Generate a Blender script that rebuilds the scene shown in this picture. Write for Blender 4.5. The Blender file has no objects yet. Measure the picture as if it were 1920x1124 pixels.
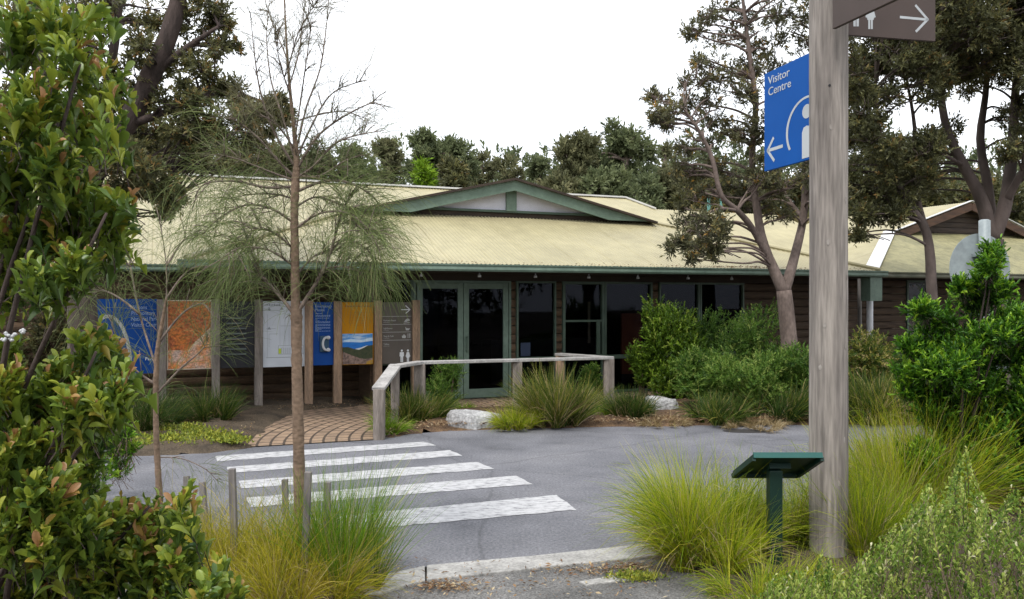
import bpy, math, random
import numpy as np
from mathutils import Vector, Matrix
random.seed(7); rng = np.random.default_rng(7)
SC = bpy.context.scene; COL = SC.collection
F = 1600.0; H = 1.8                      # focal length in photo pixels, eye height
def P(px, py, d): return Vector(((px-960)/F*d, d, H-(py-562)/F*d))
def G(px, py):
    d = H*F/(py-562); return Vector(((px-960)/F*d, d, 0))
TA = 0.41; AN = math.atan(TA); CA, SA = math.cos(AN), math.sin(AN)
def W(u, v, z): return Vector((u*CA-v*SA, 15.7+u*SA+v*CA, z))      # building frame
def db(px, v):
    t = (px-960)/F; return (v+15.7*CA)/(CA-t*SA)
def ub(px, v):
    d = db(px, v); return (px-960)/F*d*CA+(d-15.7)*SA
def zb(px, py, v): return H-(py-562)/F*db(px, v)
UP = Vector((0, 0, 1))

# ---------------------------------------------------------------- materials
def newmat(name):
    m = bpy.data.materials.new(name); m.use_nodes = True
    nt = m.node_tree; b = nt.nodes['Principled BSDF']; return m, nt, b
def nd(nt, t, **kw):
    n = nt.nodes.new(t)
    for k, v in kw.items(): setattr(n, k, v)
    return n
def ramp(nt, stops, fac):
    r = nd(nt, 'ShaderNodeValToRGB'); e = r.color_ramp.elements
    while len(e) > 1: e.remove(e[-1])
    for i, (p, c) in enumerate(stops):
        x = e[0] if i == 0 else e.new(p)
        x.position = p; x.color = (*c, 1)
    nt.links.new(fac, r.inputs[0]); return r.outputs[0]
def pmat(name, c1, c2=None, scale=6, rough=.7, bump=0, bscale=None, spec=.3, metal=0, stretch=(1,1,1), fine=None, lo=.35, hi=.65):
    m, nt, b = newmat(name)
    b.inputs['Roughness'].default_value = rough; b.inputs['Metallic'].default_value = metal
    b.inputs['Specular IOR Level'].default_value = spec
    if c2 is None: c2 = tuple(x*.86 for x in c1)
    tc = nd(nt, 'ShaderNodeTexCoord'); mp = nd(nt, 'ShaderNodeMapping'); mp.inputs['Scale'].default_value = stretch
    nt.links.new(tc.outputs['Object'], mp.inputs['Vector'])
    n = nd(nt, 'ShaderNodeTexNoise'); n.inputs['Scale'].default_value = scale; n.inputs['Detail'].default_value = 8
    nt.links.new(mp.outputs[0], n.inputs['Vector'])
    col = ramp(nt, [(lo, c1), (hi, c2)], n.outputs[0])
    if fine:
        n2 = nd(nt, 'ShaderNodeTexNoise'); n2.inputs['Scale'].default_value = fine[0]; n2.inputs['Detail'].default_value = 3
        nt.links.new(mp.outputs[0], n2.inputs['Vector'])
        mx = nd(nt, 'ShaderNodeMix', data_type='RGBA', blend_type='MULTIPLY'); mx.inputs[0].default_value = 1
        g = ramp(nt, [(.3, (1-fine[1],)*3), (.7, (1+fine[1],)*3)], n2.outputs[0])
        nt.links.new(col, mx.inputs[6]); nt.links.new(g, mx.inputs[7]); col = mx.outputs[2]
    nt.links.new(col, b.inputs['Base Color'])
    if bump:
        nb = nd(nt, 'ShaderNodeTexNoise'); nb.inputs['Scale'].default_value = bscale or scale*3; nb.inputs['Detail'].default_value = 6
        nt.links.new(mp.outputs[0], nb.inputs['Vector'])
        bp = nd(nt, 'ShaderNodeBump'); bp.inputs['Strength'].default_value = bump; bp.inputs['Distance'].default_value = .02
        nt.links.new(nb.outputs[0], bp.inputs['Height']); nt.links.new(bp.outputs[0], b.inputs['Normal'])
    return m
def leafmat(name, stops, trans=.3, rough=.5, spec=.35):
    m, nt, b = newmat(name)
    at = nd(nt, 'ShaderNodeAttribute'); at.attribute_name = 'tint'
    col = ramp(nt, stops, at.outputs['Fac'])
    nt.links.new(col, b.inputs['Base Color']); b.inputs['Roughness'].default_value = rough
    b.inputs['Specular IOR Level'].default_value = spec
    tr = nd(nt, 'ShaderNodeBsdfTranslucent'); nt.links.new(col, tr.inputs[0])
    mx = nd(nt, 'ShaderNodeMixShader'); mx.inputs[0].default_value = trans
    nt.links.new(b.outputs[0], mx.inputs[1]); nt.links.new(tr.outputs[0], mx.inputs[2])
    nt.links.new(mx.outputs[0], nt.nodes['Material Output'].inputs[0]); return m

# ---------------------------------------------------------------- objects
def tag(o, label=None, cat=None, group=None, kind=None):
    for k, v in (('label', label), ('category', cat), ('group', group), ('kind', kind)):
        if v: o[k] = v
    return o
def thing(name, loc, label, cat, group=None):
    o = bpy.data.objects.new(name, None); o.empty_display_size = .1; COL.objects.link(o)
    o.location = Vector(loc); return tag(o, label, cat, group)
def root_loc(p):
    while p.parent: p = p.parent
    return p.location
class MB:
    def __init__(s): s.v = []; s.f = []
    def poly(s, pts):
        i = len(s.v); s.v += [Vector(p) for p in pts]; s.f.append(list(range(i, i+len(pts))))
    def prism(s, pts, ext):
        n = len(pts); i = len(s.v); e = Vector(ext)
        s.v += [Vector(p) for p in pts]+[Vector(p)+e for p in pts]
        s.f.append(list(range(i, i+n))); s.f.append([i+n+k for k in reversed(range(n))])
        for k in range(n):
            a, b = i+k, i+(k+1) % n; s.f.append([b, a, a+n, b+n])
    def box(s, c, ax, ay, az):           # centre and three half axis vectors
        c, ax, ay, az = map(Vector, (c, ax, ay, az)); i = len(s.v)
        for sz in (-1, 1):
            for sx, sy in ((-1,-1),(1,-1),(1,1),(-1,1)): s.v.append(c+ax*sx+ay*sy+az*sz)
        s.f += [[i+k for k in q] for q in ((3,2,1,0),(4,5,6,7),(0,1,5,4),(1,2,6,5),(2,3,7,6),(3,0,4,7))]
    def wbox(s, u0, u1, v0, v1, z0, z1):  # box in the building frame
        s.box(W((u0+u1)/2, (v0+v1)/2, (z0+z1)/2), Vector((CA,SA,0))*(u1-u0)/2, Vector((-SA,CA,0))*(v1-v0)/2, UP*(z1-z0)/2)
    def xbox(s, x0, x1, y0, y1, z0, z1):
        s.box(((x0+x1)/2,(y0+y1)/2,(z0+z1)/2), ((x1-x0)/2,0,0), (0,(y1-y0)/2,0), (0,0,(z1-z0)/2))
    def tube(s, pts, rad, n=8, wob=0):
        pts = [Vector(p) for p in pts]; i0 = len(s.v); prev = None
        for k, p in enumerate(pts):
            t = (pts[min(k+1, len(pts)-1)]-pts[max(k-1, 0)])
            t = t.normalized() if t.length > 1e-9 else Vector((0,0,1))
            a = prev if prev is not None else (Vector((1,0,0)) if abs(t.x) < .8 else Vector((0,1,0)))
            a = (a-t*a.dot(t)).normalized(); b = t.cross(a); prev = a
            for j in range(n):
                an = 2*math.pi*j/n; r = rad[k]*(1+wob*random.uniform(-1, 1))
                s.v.append(p+(a*math.cos(an)+b*math.sin(an))*r)
        for k in range(len(pts)-1):
            for j in range(n):
                a = i0+k*n+j; b = i0+k*n+(j+1) % n; s.f.append([a, b, b+n, a+n])
        s.f.append([i0+j for j in reversed(range(n))]); e = i0+(len(pts)-1)*n; s.f.append([e+j for j in range(n)])
    def build(s, name, mat, parent=None, smooth=False, bevel=0):
        o0 = root_loc(parent) if parent else Vector((0,0,0))
        me = bpy.data.meshes.new(name); me.from_pydata([v-o0 for v in s.v], [], s.f)
        if smooth: me.polygons.foreach_set('use_smooth', [True]*len(me.polygons))
        me.materials.append(mat); me.update()
        o = bpy.data.objects.new(name, me); COL.objects.link(o)
        if parent: o.parent = parent
        if bevel:
            b = o.modifiers.new('edge', 'BEVEL'); b.width = bevel; b.segments = 2; b.limit_method = 'ANGLE'
        return o
def smooth_path(pts, rad, n=4):
    """Catmull-Rom resample."""
    pts = [Vector(p) for p in pts]; out = []; ro = []
    for i in range(len(pts)-1):
        p0, p1, p2, p3 = pts[max(i-1,0)], pts[i], pts[i+1], pts[min(i+2, len(pts)-1)]
        for k in range(n):
            t = k/n
            out.append(.5*((2*p1)+(p2-p0)*t+(2*p0-5*p1+4*p2-p3)*t*t+(3*p1-p0-3*p2+p3)*t**3)); ro.append(rad[i]*(1-t)+rad[i+1]*t)
    out.append(pts[-1]); ro.append(rad[-1]); return out, ro
def npmesh(name, V, Fq, tint, mat, parent=None, smooth=False):
    """V (n,3), Fq (m,4) quads, tint per face."""
    o0 = np.array(root_loc(parent)) if parent else np.zeros(3)
    me = bpy.data.meshes.new(name); n, m = len(V), len(Fq)
    me.vertices.add(n); me.vertices.foreach_set('co', (V-o0).astype(np.float32).ravel())
    me.loops.add(m*4); me.loops.foreach_set('vertex_index', Fq.astype(np.int32).ravel())
    me.polygons.add(m); me.polygons.foreach_set('loop_start', (np.arange(m)*4).astype(np.int32))
    try: me.polygons.foreach_set('loop_total', np.full(m, 4, np.int32))
    except Exception: pass
    if tint is not None:
        a = me.attributes.new('tint', 'FLOAT', 'FACE'); a.data.foreach_set('value', np.clip(tint, 0, 1).astype(np.float32))
    me.update(calc_edges=True); me.validate()
    if smooth: me.polygons.foreach_set('use_smooth', np.ones(len(me.polygons), bool))
    me.materials.append(mat)
    o = bpy.data.objects.new(name, me); COL.objects.link(o)
    if parent: o.parent = parent
    return o
def nz(a): return a/(np.linalg.norm(a, axis=-1, keepdims=True)+1e-9)
def rdir(n): return nz(rng.normal(size=(n,3)))
SHAPES = {
 'rhomb': (np.array([(0,0,0),(.5,.5,.06),(1,0,-.06),(.5,-.5,.06)],float), np.array([(0,1,2,3)])),
}
def _obov(rows):
    v = []; f = []
    for t, w, dz in rows:
        v += [(t,-w,dz+.28*w),(t,0,dz),(t,w,dz+.28*w)]
    for k in range(len(rows)-1):
        a = 3*k; f += [(a,a+3,a+4,a+1),(a+1,a+4,a+5,a+2)]
    return np.array(v, float), np.array(f)
SHAPES['obov'] = _obov([(0,.05,0),(.3,.26,.03),(.62,.48,.03),(.86,.42,-.02),(.97,.2,-.06),(1,.03,-.07)])
SHAPES['lance'] = _obov([(0,.06,0),(.35,.45,.04),(.7,.38,.0),(1,.04,-.1)])
def leaves(name, P_, D, N, L, Wd, T, mat, parent, shape='rhomb', smooth=False):
    D = nz(D); S = nz(np.cross(D, N)); N2 = np.cross(S, D)
    tv, tf = SHAPES[shape]; n = len(P_)
    V = (P_[:,None,:] + D[:,None,:]*(tv[None,:,0:1]*L[:,None,None]) + S[:,None,:]*(tv[None,:,1:2]*Wd[:,None,None])
         + N2[:,None,:]*(tv[None,:,2:3]*L[:,None,None])).reshape(-1, 3)
    Fq = (tf[None]+(np.arange(n)*len(tv))[:,None,None]).reshape(-1, 4)
    return npmesh(name, V, Fq, np.repeat(T, len(tf)), mat, parent, smooth)
def ribbon_arrays(P0, D0, L, droop, w, segs=5, wig=.05, taper=.85):
    n = len(P0); D = nz(D0); p = P0.copy(); rows = []; t_step = L/segs
    ref = rdir(n)
    for k in range(segs+1):
        S = nz(np.cross(D, ref)); ww = w*(1-taper*(k/segs)**1.5)
        rows.append(np.stack([p-S*ww[:,None]/2, p+S*ww[:,None]/2], 1))
        if k < segs:
            p = p + D*t_step[:,None]
            D = nz(D + np.array([0,0,-1.])*(droop/segs)[:,None] + rng.normal(size=(n,3))*wig)
    V = np.stack(rows, 1).reshape(-1, 3)     # n, segs+1, 2
    base = (np.arange(n)*(segs+1)*2)[:,None]+ (np.arange(segs)*2)[None]
    Fq = np.stack([base, base+1, base+3, base+2], -1).reshape(-1, 4); return V, Fq
def ribbons(name, P0, D0, L, droop, w, T, mat, parent, segs=5, wig=.05, taper=.85):
    V, Fq = ribbon_arrays(P0, D0, L, droop, w, segs, wig, taper)
    return npmesh(name, V, Fq, np.repeat(T, segs), mat, parent)
def twig_leaves(B, D, LEN, k, spread=.9, t0=.15):
    """k leaves round each twig: positions, directions, normals, place along twig."""
    n = len(B); D = nz(D); ref = rdir(n); A = nz(np.cross(D, ref)); C = np.cross(D, A)
    t = np.linspace(t0, 1, k)[None]+rng.uniform(-.04,.04,(n,k)); an = np.arange(k)[None]*2.4+rng.uniform(0,6.28,(n,1))
    R = A[:,None]*np.cos(an)[...,None]+C[:,None]*np.sin(an)[...,None]
    p = B[:,None]+D[:,None]*(LEN[:,None]*t)[...,None]
    sp = spread*(1.15-.75*t)[...,None]
    d = nz(D[:,None]+R*sp+rng.normal(size=(n,k,3))*.18)
    nn = nz(D[:,None]*.9-R*.5+np.array([0,0,.5])+rng.normal(size=(n,k,3))*.2)
    return p.reshape(-1,3), d.reshape(-1,3), nn.reshape(-1,3), t.reshape(-1)
def text(body, right, up, origin, size, mat, parent, sx=1, align='LEFT', name='lettering'):
    cu = bpy.data.curves.new(name, 'FONT'); cu.body = body; cu.size = size; cu.align_x = align; cu.extrude = .0012; cu.resolution_u = 3
    cu.materials.append(mat); o = bpy.data.objects.new(name, cu); COL.objects.link(o); o.parent = parent
    r, u = Vector(right).normalized(), Vector(up).normalized(); n = r.cross(u)
    m = Matrix((( r.x*sx,u.x,n.x,0),(r.y*sx,u.y,n.y,0),(r.z*sx,u.z,n.z,0),(0,0,0,1))); m.translation = Vector(origin)-root_loc(parent)
    dg = bpy.context.evaluated_depsgraph_get(); me = bpy.data.meshes.new_from_object(o.evaluated_get(dg)); me.name = name
    bpy.data.objects.remove(o); me.transform(m); o = bpy.data.objects.new(name, me); COL.objects.link(o); o.parent = parent
    return o
# ---------------------------------------------------------------- world, light, camera
SUN_EL, SUN_AZ = math.radians(58), math.radians(200)
world = bpy.data.worlds.new("World"); SC.world = world; world.use_nodes = True
nt = world.node_tree; bg = nt.nodes['Background']
sky = nd(nt, 'ShaderNodeTexSky', sky_type='NISHITA'); sky.sun_disc = False; sky.sun_elevation = SUN_EL; sky.sun_rotation = SUN_AZ
tc = nd(nt, 'ShaderNodeTexCoord'); cn = nd(nt, 'ShaderNodeTexNoise'); cn.inputs['Scale'].default_value = 2.2; cn.inputs['Detail'].default_value = 6
nt.links.new(tc.outputs['Generated'], cn.inputs['Vector'])
cl = ramp(nt, [(.3, (8.6,8.9,9.4)), (.7, (10.6,10.7,10.8))], cn.outputs[0])   # cloud deck
mx = nd(nt, 'ShaderNodeMix', data_type='RGBA'); mx.inputs[0].default_value = .86
nt.links.new(sky.outputs[0], mx.inputs[6]); nt.links.new(cl, mx.inputs[7]); nt.links.new(mx.outputs[2], bg.inputs[0])
bg.inputs[1].default_value = .1
sl = bpy.data.lights.new('sun', 'SUN'); sl.energy = 1.3; sl.angle = math.radians(12); sl.color = (1,.96,.9)
so = bpy.data.objects.new('sun', sl); COL.objects.link(so)
# sun behind the camera, a little to the left, high
dirv = Vector((-.42*math.cos(SUN_EL), -.9*math.cos(SUN_EL), math.sin(SUN_EL)))
so.rotation_euler = dirv.to_track_quat('Z', 'Y').to_euler(); so.location = (0,-5,12)
cam = bpy.data.cameras.new('camera'); cam.lens = 30; cam.sensor_width = 36; cam.clip_end = 2000; cam.clip_start = .05
co = bpy.data.objects.new('camera', cam); COL.objects.link(co); co.location = (0,0,H); co.rotation_euler = (math.radians(90),0,0)
SC.camera = co
vs = SC.view_settings; vs.view_transform = 'Standard'; vs.look = 'None'; vs.gamma = 1; vs.exposure = .88
SC.render.engine = 'CYCLES'; SC.cycles.max_bounces = 6; SC.cycles.transparent_max_bounces = 8

# ---------------------------------------------------------------- ground
def sheet(name, pts, z, mat, jag=0, step=.25):
    """flat polygon with irregular edge"""
    q = []
    for i in range(len(pts)):
        a, b = Vector(pts[i]), Vector(pts[(i+1) % len(pts)]); n = max(1, int((b-a).length/step)) if jag else 1
        n = min(n, 120)
        for k in range(n):
            p = a.lerp(b, k/n); q.append((p.x+random.uniform(-jag,jag), p.y+random.uniform(-jag,jag), z))
    m = MB(); m.poly(q); o = m.build(name, mat); return tag(o, kind='structure')
M_soil = pmat('soil', (.10,.075,.05), (.045,.035,.025), 3, .95, .8, 20, fine=(60,.5))
M_mulch = pmat('mulch', (.16,.10,.055), (.07,.045,.03), 5, .95, 1, 40, fine=(90,.6))
m = MB(); m.poly([(-250,-60,-.03),(250,-60,-.03),(250,400,-.03),(-250,400,-.03)]); tag(m.build('ground', M_soil), kind='structure')
# asphalt
M_asph, nt, b = newmat('asphalt')
tc = nd(nt,'ShaderNodeTexCoord'); n1 = nd(nt,'ShaderNodeTexNoise'); n1.inputs['Scale'].default_value = .8; n1.inputs['Detail'].default_value = 9; n1.inputs['Roughness'].default_value = .62
n2 = nd(nt,'ShaderNodeTexNoise'); n2.inputs['Scale'].default_value = 42; n2.inputs['Detail'].default_value = 5; n2.inputs['Roughness'].default_value = .8
vo = nd(nt,'ShaderNodeTexVoronoi'); vo.inputs['Scale'].default_value = 130
for n in (n1,n2,vo): nt.links.new(tc.outputs['Object'], n.inputs['Vector'])
c1 = ramp(nt, [(.30,(.110,.112,.126)),(.5,(.148,.150,.167)),(.70,(.190,.190,.205))], n1.outputs[0])
c2 = ramp(nt, [(.3,(.45,.45,.45)),(.5,(1,1,1)),(.7,(1.7,1.68,1.65))], n2.outputs[0])
mm = nd(nt,'ShaderNodeMix', data_type='RGBA', blend_type='MULTIPLY'); mm.inputs[0].default_value = 1
nt.links.new(c1, mm.inputs[6]); nt.links.new(c2, mm.inputs[7])
# hairline cracks and darker worn patches
nw = nd(nt,'ShaderNodeTexNoise'); nw.inputs['Scale'].default_value = 1.7; nw.inputs['Detail'].default_value = 6; nt.links.new(tc.outputs['Object'], nw.inputs[0])
wa = nd(nt,'ShaderNodeMix', data_type='VECTOR'); wa.inputs[0].default_value = .22; nt.links.new(tc.outputs['Object'], wa.inputs[4]); nt.links.new(nw.outputs['Color'], wa.inputs[5])
cr = nd(nt,'ShaderNodeTexVoronoi', feature='DISTANCE_TO_EDGE'); cr.inputs['Scale'].default_value = .42; nt.links.new(wa.outputs[1], cr.inputs[0])
ck = ramp(nt, [(.0,(.45,.45,.45)),(.0035,(.6,.6,.6)),(.006,(1,1,1))], cr.outputs['Distance'])
m2 = nd(nt,'ShaderNodeMix', data_type='RGBA', blend_type='MULTIPLY'); m2.inputs[0].default_value = .45
nt.links.new(mm.outputs[2], m2.inputs[6]); nt.links.new(ck, m2.inputs[7])
n4 = nd(nt,'ShaderNodeTexNoise'); n4.inputs['Scale'].default_value = 2.3; n4.inputs['Detail'].default_value = 3; nt.links.new(tc.outputs['Object'], n4.inputs[0])
m3 = nd(nt,'ShaderNodeMix', data_type='RGBA', blend_type='MULTIPLY'); m3.inputs[0].default_value = 1
nt.links.new(m2.outputs[2], m3.inputs[6]); nt.links.new(ramp(nt, [(.30,(.80,.80,.80)),(.42,(.97,.97,.97)),(.7,(1.08,1.08,1.08))], n4.outputs[0]), m3.inputs[7])
nt.links.new(m3.outputs[2], b.inputs['Base Color'])
b.inputs['Roughness'].default_value = .8; b.inputs['Specular IOR Level'].default_value = .35
bp = nd(nt,'ShaderNodeBump'); bp.inputs['Strength'].default_value = .6; bp.inputs['Distance'].default_value = .008
nt.links.new(vo.outputs['Distance'], bp.inputs['Height']); nt.links.new(bp.outputs[0], b.inputs['Normal'])
near = [G(x,y) for x, y in ((480,1135),(700,1085),(800,1063),(1000,1045),(1215,1022),(1420,1000))]
far = [G(x,y) for x, y in ((40,868),(230,856),(400,849),(460,838),(700,823),(770,814),(840,808),(1000,803),(1200,799),(1580,796),(1720,797))]
left_near = [Vector((-9,3.2,0)), Vector((-5,3.9,0)), Vector((-3,4.4,0))]
right_near = [Vector((3.4,7.3,0)), Vector((6,7.9,0)), Vector((14,8.8,0)), Vector((40,10,0))]
far_r = [Vector((12,13.2,0)), Vector((40,15,0))]; far_l = [Vector((-30,6.5,0)), Vector((-12,8.2,0))]
road = sheet('road', [Vector((-30,1.0,0))]+left_near+near+right_near+far_r[::-1]+far[::-1]+far_l[::-1], 0, M_asph)
# crossing stripes, worn paint
M_paint, nt, b = newmat('worn_white_paint')
tc = nd(nt,'ShaderNodeTexCoord'); mp = nd(nt,'ShaderNodeMapping'); mp.inputs['Scale'].default_value = (6,11,1); mp.inputs['Rotation'].default_value = (0,0,-.1)
nt.links.new(tc.outputs['Object'], mp.inputs[0]); n1 = nd(nt,'ShaderNodeTexNoise'); n1.inputs['Scale'].default_value = 1.6; n1.inputs['Detail'].default_value = 10; n1.inputs['Roughness'].default_value = .72
nt.links.new(mp.outputs[0], n1.inputs['Vector'])
nt.links.new(ramp(nt, [(.40,(.20,.20,.21)),(.46,(.36,.36,.37)),(.54,(.45,.45,.46)),(.75,(.56,.56,.57))], n1.outputs[0]), b.inputs['Base Color']); b.inputs['Roughness'].default_value = .7
STR = [((403,856),(795,829),(818,836),(408,866)), ((424,877),(842,845),(868,855),(430,888)), ((447,903),(896,867),(926,880),(452,917)),
       ((462,934),(968,893),(998,909),(470,952)), ((560,976),(1042,929),(1082,957),(575,1003))]
for q in STR:
    m = MB(); pts = []
    cs = [G(*c) for c in q]
    for i in range(4):
        a, c = cs[i], cs[(i+1) % 4]; n = 24 if i in (0,2) else 4
        for k in range(n): 
            p = a.lerp(c, k/n); pts.append((p.x+random.uniform(-.008,.008), p.y+random.uniform(-.012,.012), .004))
    m.poly(pts); o = m.build('crossing_stripe', M_paint, road)
# near kerb and footpath
M_conc = pmat('kerb_concrete', (.38,.37,.355), (.24,.235,.225), 4, .85, .5, 40, fine=(50,.25), lo=.42, hi=.7)
m = MB()
lo = [G(x,y) for x, y in ((500,1165),(715,1113),(800,1090),(1000,1068),(1215,1046),(1420,1022))]
def kerb(i0, t0, i1, t1):
    def at(l, i, t): return l[i].lerp(l[i+1], t)
    a = [at(near,i0,t0)]+near[i0+1:i1+1]+([at(near,i1,t1)] if t1 else []); c = [at(lo,i0,t0)]+lo[i0+1:i1+1]+([at(lo,i1,t1)] if t1 else [])
    q = [(p.x,p.y+.004,-.05) for p in a]+[(p.x,p.y,-.05) for p in reversed(c)]
    m.prism(q, (0,0,.062))
kerb(0,0,1,.965); kerb(2,.0,4,.98)
tag(m.build('kerb', M_conc, bevel=.008), kind='structure')
M_path = pmat('old_bitumen_path', (.20,.195,.19), (.11,.108,.105), 1.6, .9, 1, 70, fine=(85,.5))
sheet('footpath', [(-.95,3.0,0),(-.98,5.15,0)]+[tuple(p+Vector((0,.005,0))) for p in lo[1:5]]+[(1.55,5.6,0),(1.3,3.0,0)], -.006, M_path)
m = MB(); q = [G(x,y) for x, y in ((1085,1092),(1150,1080),(1215,1068),(1235,1073),(1180,1088),(1100,1098))]
m.prism([(p.x,p.y,-.03) for p in q], (0,0,.036)); tag(m.build('edging', M_conc, bevel=.005), kind='structure')
# brick paving
M_pave, nt, b = newmat('fan_laid_paving_bricks')
gc = G(725,842); 
tc = nd(nt,'ShaderNodeTexCoord'); mp = nd(nt,'ShaderNodeMapping'); mp.inputs['Location'].default_value = (-.9,-11.5,0)
nt.links.new(tc.outputs['Object'], mp.inputs[0]); sx = nd(nt,'ShaderNodeSeparateXYZ'); nt.links.new(mp.outputs[0], sx.inputs[0])
at = nd(nt,'ShaderNodeMath', operation='ARCTAN2'); nt.links.new(sx.outputs[1], at.inputs[0]); nt.links.new(sx.outputs[0], at.inputs[1])
am = nd(nt,'ShaderNodeMath', operation='MULTIPLY'); am.inputs[1].default_value = 3.6; nt.links.new(at.outputs[0], am.inputs[0])
ln = nd(nt,'ShaderNodeVectorMath', operation='LENGTH'); nt.links.new(mp.outputs[0], ln.inputs[0])
cx = nd(nt,'ShaderNodeCombineXYZ'); nt.links.new(am.outputs[0], cx.inputs[0]); nt.links.new(ln.outputs['Value'], cx.inputs[1])
br = nd(nt,'ShaderNodeTexBrick'); nt.links.new(cx.outputs[0], br.inputs[0]); br.inputs['Scale'].default_value = 1
br.inputs['Brick Width'].default_value = .23; br.inputs['Row Height'].default_value = .16; br.inputs['Mortar Size'].default_value = .018; br.inputs['Mortar Smooth'].default_value = .3
br.inputs['Color1'].default_value = (.32,.225,.15,1); br.inputs['Color2'].default_value = (.25,.175,.12,1); br.inputs['Mortar'].default_value = (.06,.042,.028,1)
n1 = nd(nt,'ShaderNodeTexNoise'); n1.inputs['Scale'].default_value = 9; n1.inputs['Detail'].default_value = 8; nt.links.new(tc.outputs['Object'], n1.inputs[0])
mm = nd(nt,'ShaderNodeMix', data_type='RGBA', blend_type='MULTIPLY'); mm.inputs[0].default_value = 1
nt.links.new(br.outputs[0], mm.inputs[6]); nt.links.new(ramp(nt,[(.3,(.72,.72,.72)),(.7,(1.15,1.12,1.08))],n1.outputs[0]), mm.inputs[7])
nt.links.new(mm.outputs[2], b.inputs['Base Color']); b.inputs['Roughness'].default_value = .85
bp = nd(nt,'ShaderNodeBump'); bp.inputs['Strength'].default_value = .7; bp.inputs['Distance'].default_value = .01; bp.invert = True
nt.links.new(br.outputs['Fac'], bp.inputs['Height']); nt.links.new(bp.outputs[0], b.inputs['Normal'])
pv = [G(x,y) for x, y in ((460,840),(700,826),(716,815),(716,800))]+[W(-2.0,-1.6,0),W(3.2,-1.0,0),W(7.2,-.9,0),W(7.2,.05,0),W(-2.6,.05,0)]+[G(x,y) for x, y in ((660,764),(600,766),(555,775),(515,792),(485,813))]
sheet('paving', pv, .012, M_pave)
# far garden bed, a gently heaped sheet of mulch and leaf litter
def bed(name, outline, z, mat, amp=.05, step=.16, edge=.35):
    pts = [(p[0],p[1]) for p in outline]; xs = [p[0] for p in pts]; ys = [p[1] for p in pts]
    nx = int((max(xs)-min(xs))/step)+2; ny = int((max(ys)-min(ys))/step)+2
    X = min(xs)+np.arange(nx)*step; Y = min(ys)+np.arange(ny)*step; GX, GY = np.meshgrid(X, Y, indexing='ij')
    ins = np.zeros(GX.shape, bool); dist = np.full(GX.shape, 1e9)
    for i in range(len(pts)):
        (x1,y1),(x2,y2) = pts[i], pts[(i+1) % len(pts)]
        c = ((y1 > GY) != (y2 > GY)) & (GX < (x2-x1)*(GY-y1)/((y2-y1) if y2 != y1 else 1e-9)+x1); ins ^= c
        L2 = (x2-x1)**2+(y2-y1)**2; t = np.clip(((GX-x1)*(x2-x1)+(GY-y1)*(y2-y1))/L2, 0, 1)
        dist = np.minimum(dist, np.hypot(GX-x1-t*(x2-x1), GY-y1-t*(y2-y1)))
    Z = z*np.clip(np.where(ins, dist, -dist)/edge, -.6, 1)+np.where(ins, rng.uniform(0, amp, GX.shape), 0)
    V = np.stack([GX+rng.uniform(-.03,.03,GX.shape), GY+rng.uniform(-.03,.03,GX.shape), Z], -1).reshape(-1,3)
    keep = ins | (dist < step*1.1); fq = []
    idx = np.arange(nx*ny).reshape(nx,ny)
    k = keep[:-1,:-1]&keep[1:,:-1]&keep[1:,1:]&keep[:-1,1:]
    fq = np.stack([idx[:-1,:-1][k], idx[1:,:-1][k], idx[1:,1:][k], idx[:-1,1:][k]], -1)
    used = np.unique(fq); re = np.zeros(nx*ny, int); re[used] = np.arange(len(used))
    return tag(npmesh(name, V[used], re[fq], None, mat), kind='structure')
bed('garden_bed', [tuple(G(x,y)) for x, y in ((712,826),(770,814),(840,808),(1000,803),(1200,799),(1580,796),(1720,797))]+[(12,13.2),(16,15)]+[tuple(W(7.6,-1.0,0)),tuple(W(3.2,-1.05,0)),tuple(W(-1.9,-1.65,0))], .07, M_mulch)
bed('garden_bed', [tuple(G(x,y)) for x, y in ((40,868),(230,856),(400,849),(462,840),(488,813),(518,792),(560,772),(660,764))]+[tuple(W(-2.6,.9,0)),tuple(W(-9,.9,0)),(-9,9.0)], .06, M_soil)
bed('garden_bed', [(-6,2.0),(-5,3.85),(-3,4.35),tuple(near[0]),tuple(near[1].lerp(near[0],.15)),(-1.0,5.0),(-1.0,2.4)], .05, M_soil)
bed('garden_bed', [(1.05,2.4),(1.2,4.9),(1.28,5.75),(1.3,6.1),(3.4,7.25),(6,7.85),(14,8.75),(14,2.4)], .05, M_soil)
# fallen leaves, bark and straw on the beds, the path and along the far road edge
M_litter = leafmat('dry_litter', [(0,(.10,.055,.03)),(.4,(.22,.12,.06)),(.7,(.38,.26,.13)),(1,(.5,.42,.28))], .1, .8)
def litter(name, pts, zfun=.05, L=(.02,.07), wf=.3):
    n = len(pts); p = np.array([(a[0],a[1],zfun if np.isscalar(zfun) else zfun(a)) for a in pts]); p[:,2] += rng.uniform(0,.03,n)
    an = rng.uniform(0,6.28,n); D = np.stack([np.cos(an),np.sin(an),rng.normal(0,.25,n)],-1)
    Ls = rng.uniform(*L,n); o = leaves(name, p, D, nz(np.array([0,0,1.])+rng.normal(size=(n,3))*.5), Ls, Ls*rng.uniform(.1,wf,n), rng.random(n), M_litter, None)
    return tag(o, 'dry leaves and bark scraps lying about', 'leaf litter', kind='stuff')
pts = []
while len(pts) < 9000:
    x = random.uniform(840,1730); t = random.random()**2
    y0 = np.interp(x,(840,1000,1200,1580,1720),(809,804,800,797,798)); pts.append(G(x, y0-1-t*42))
for k in range(1800):
    x = random.uniform(715,840); pts.append(G(x, np.interp(x,(712,770,840),(824,813,807))-random.random()**1.5*40))
litter('leaf_litter', pts, .075)
pts = [G(random.uniform(250,480), random.uniform(775,838)) for _ in range(900)]
pts += [G(random.uniform(420,700), random.uniform(756,776)) for _ in range(700)]
litter('leaf_litter', pts, .06, (.02,.05))
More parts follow.
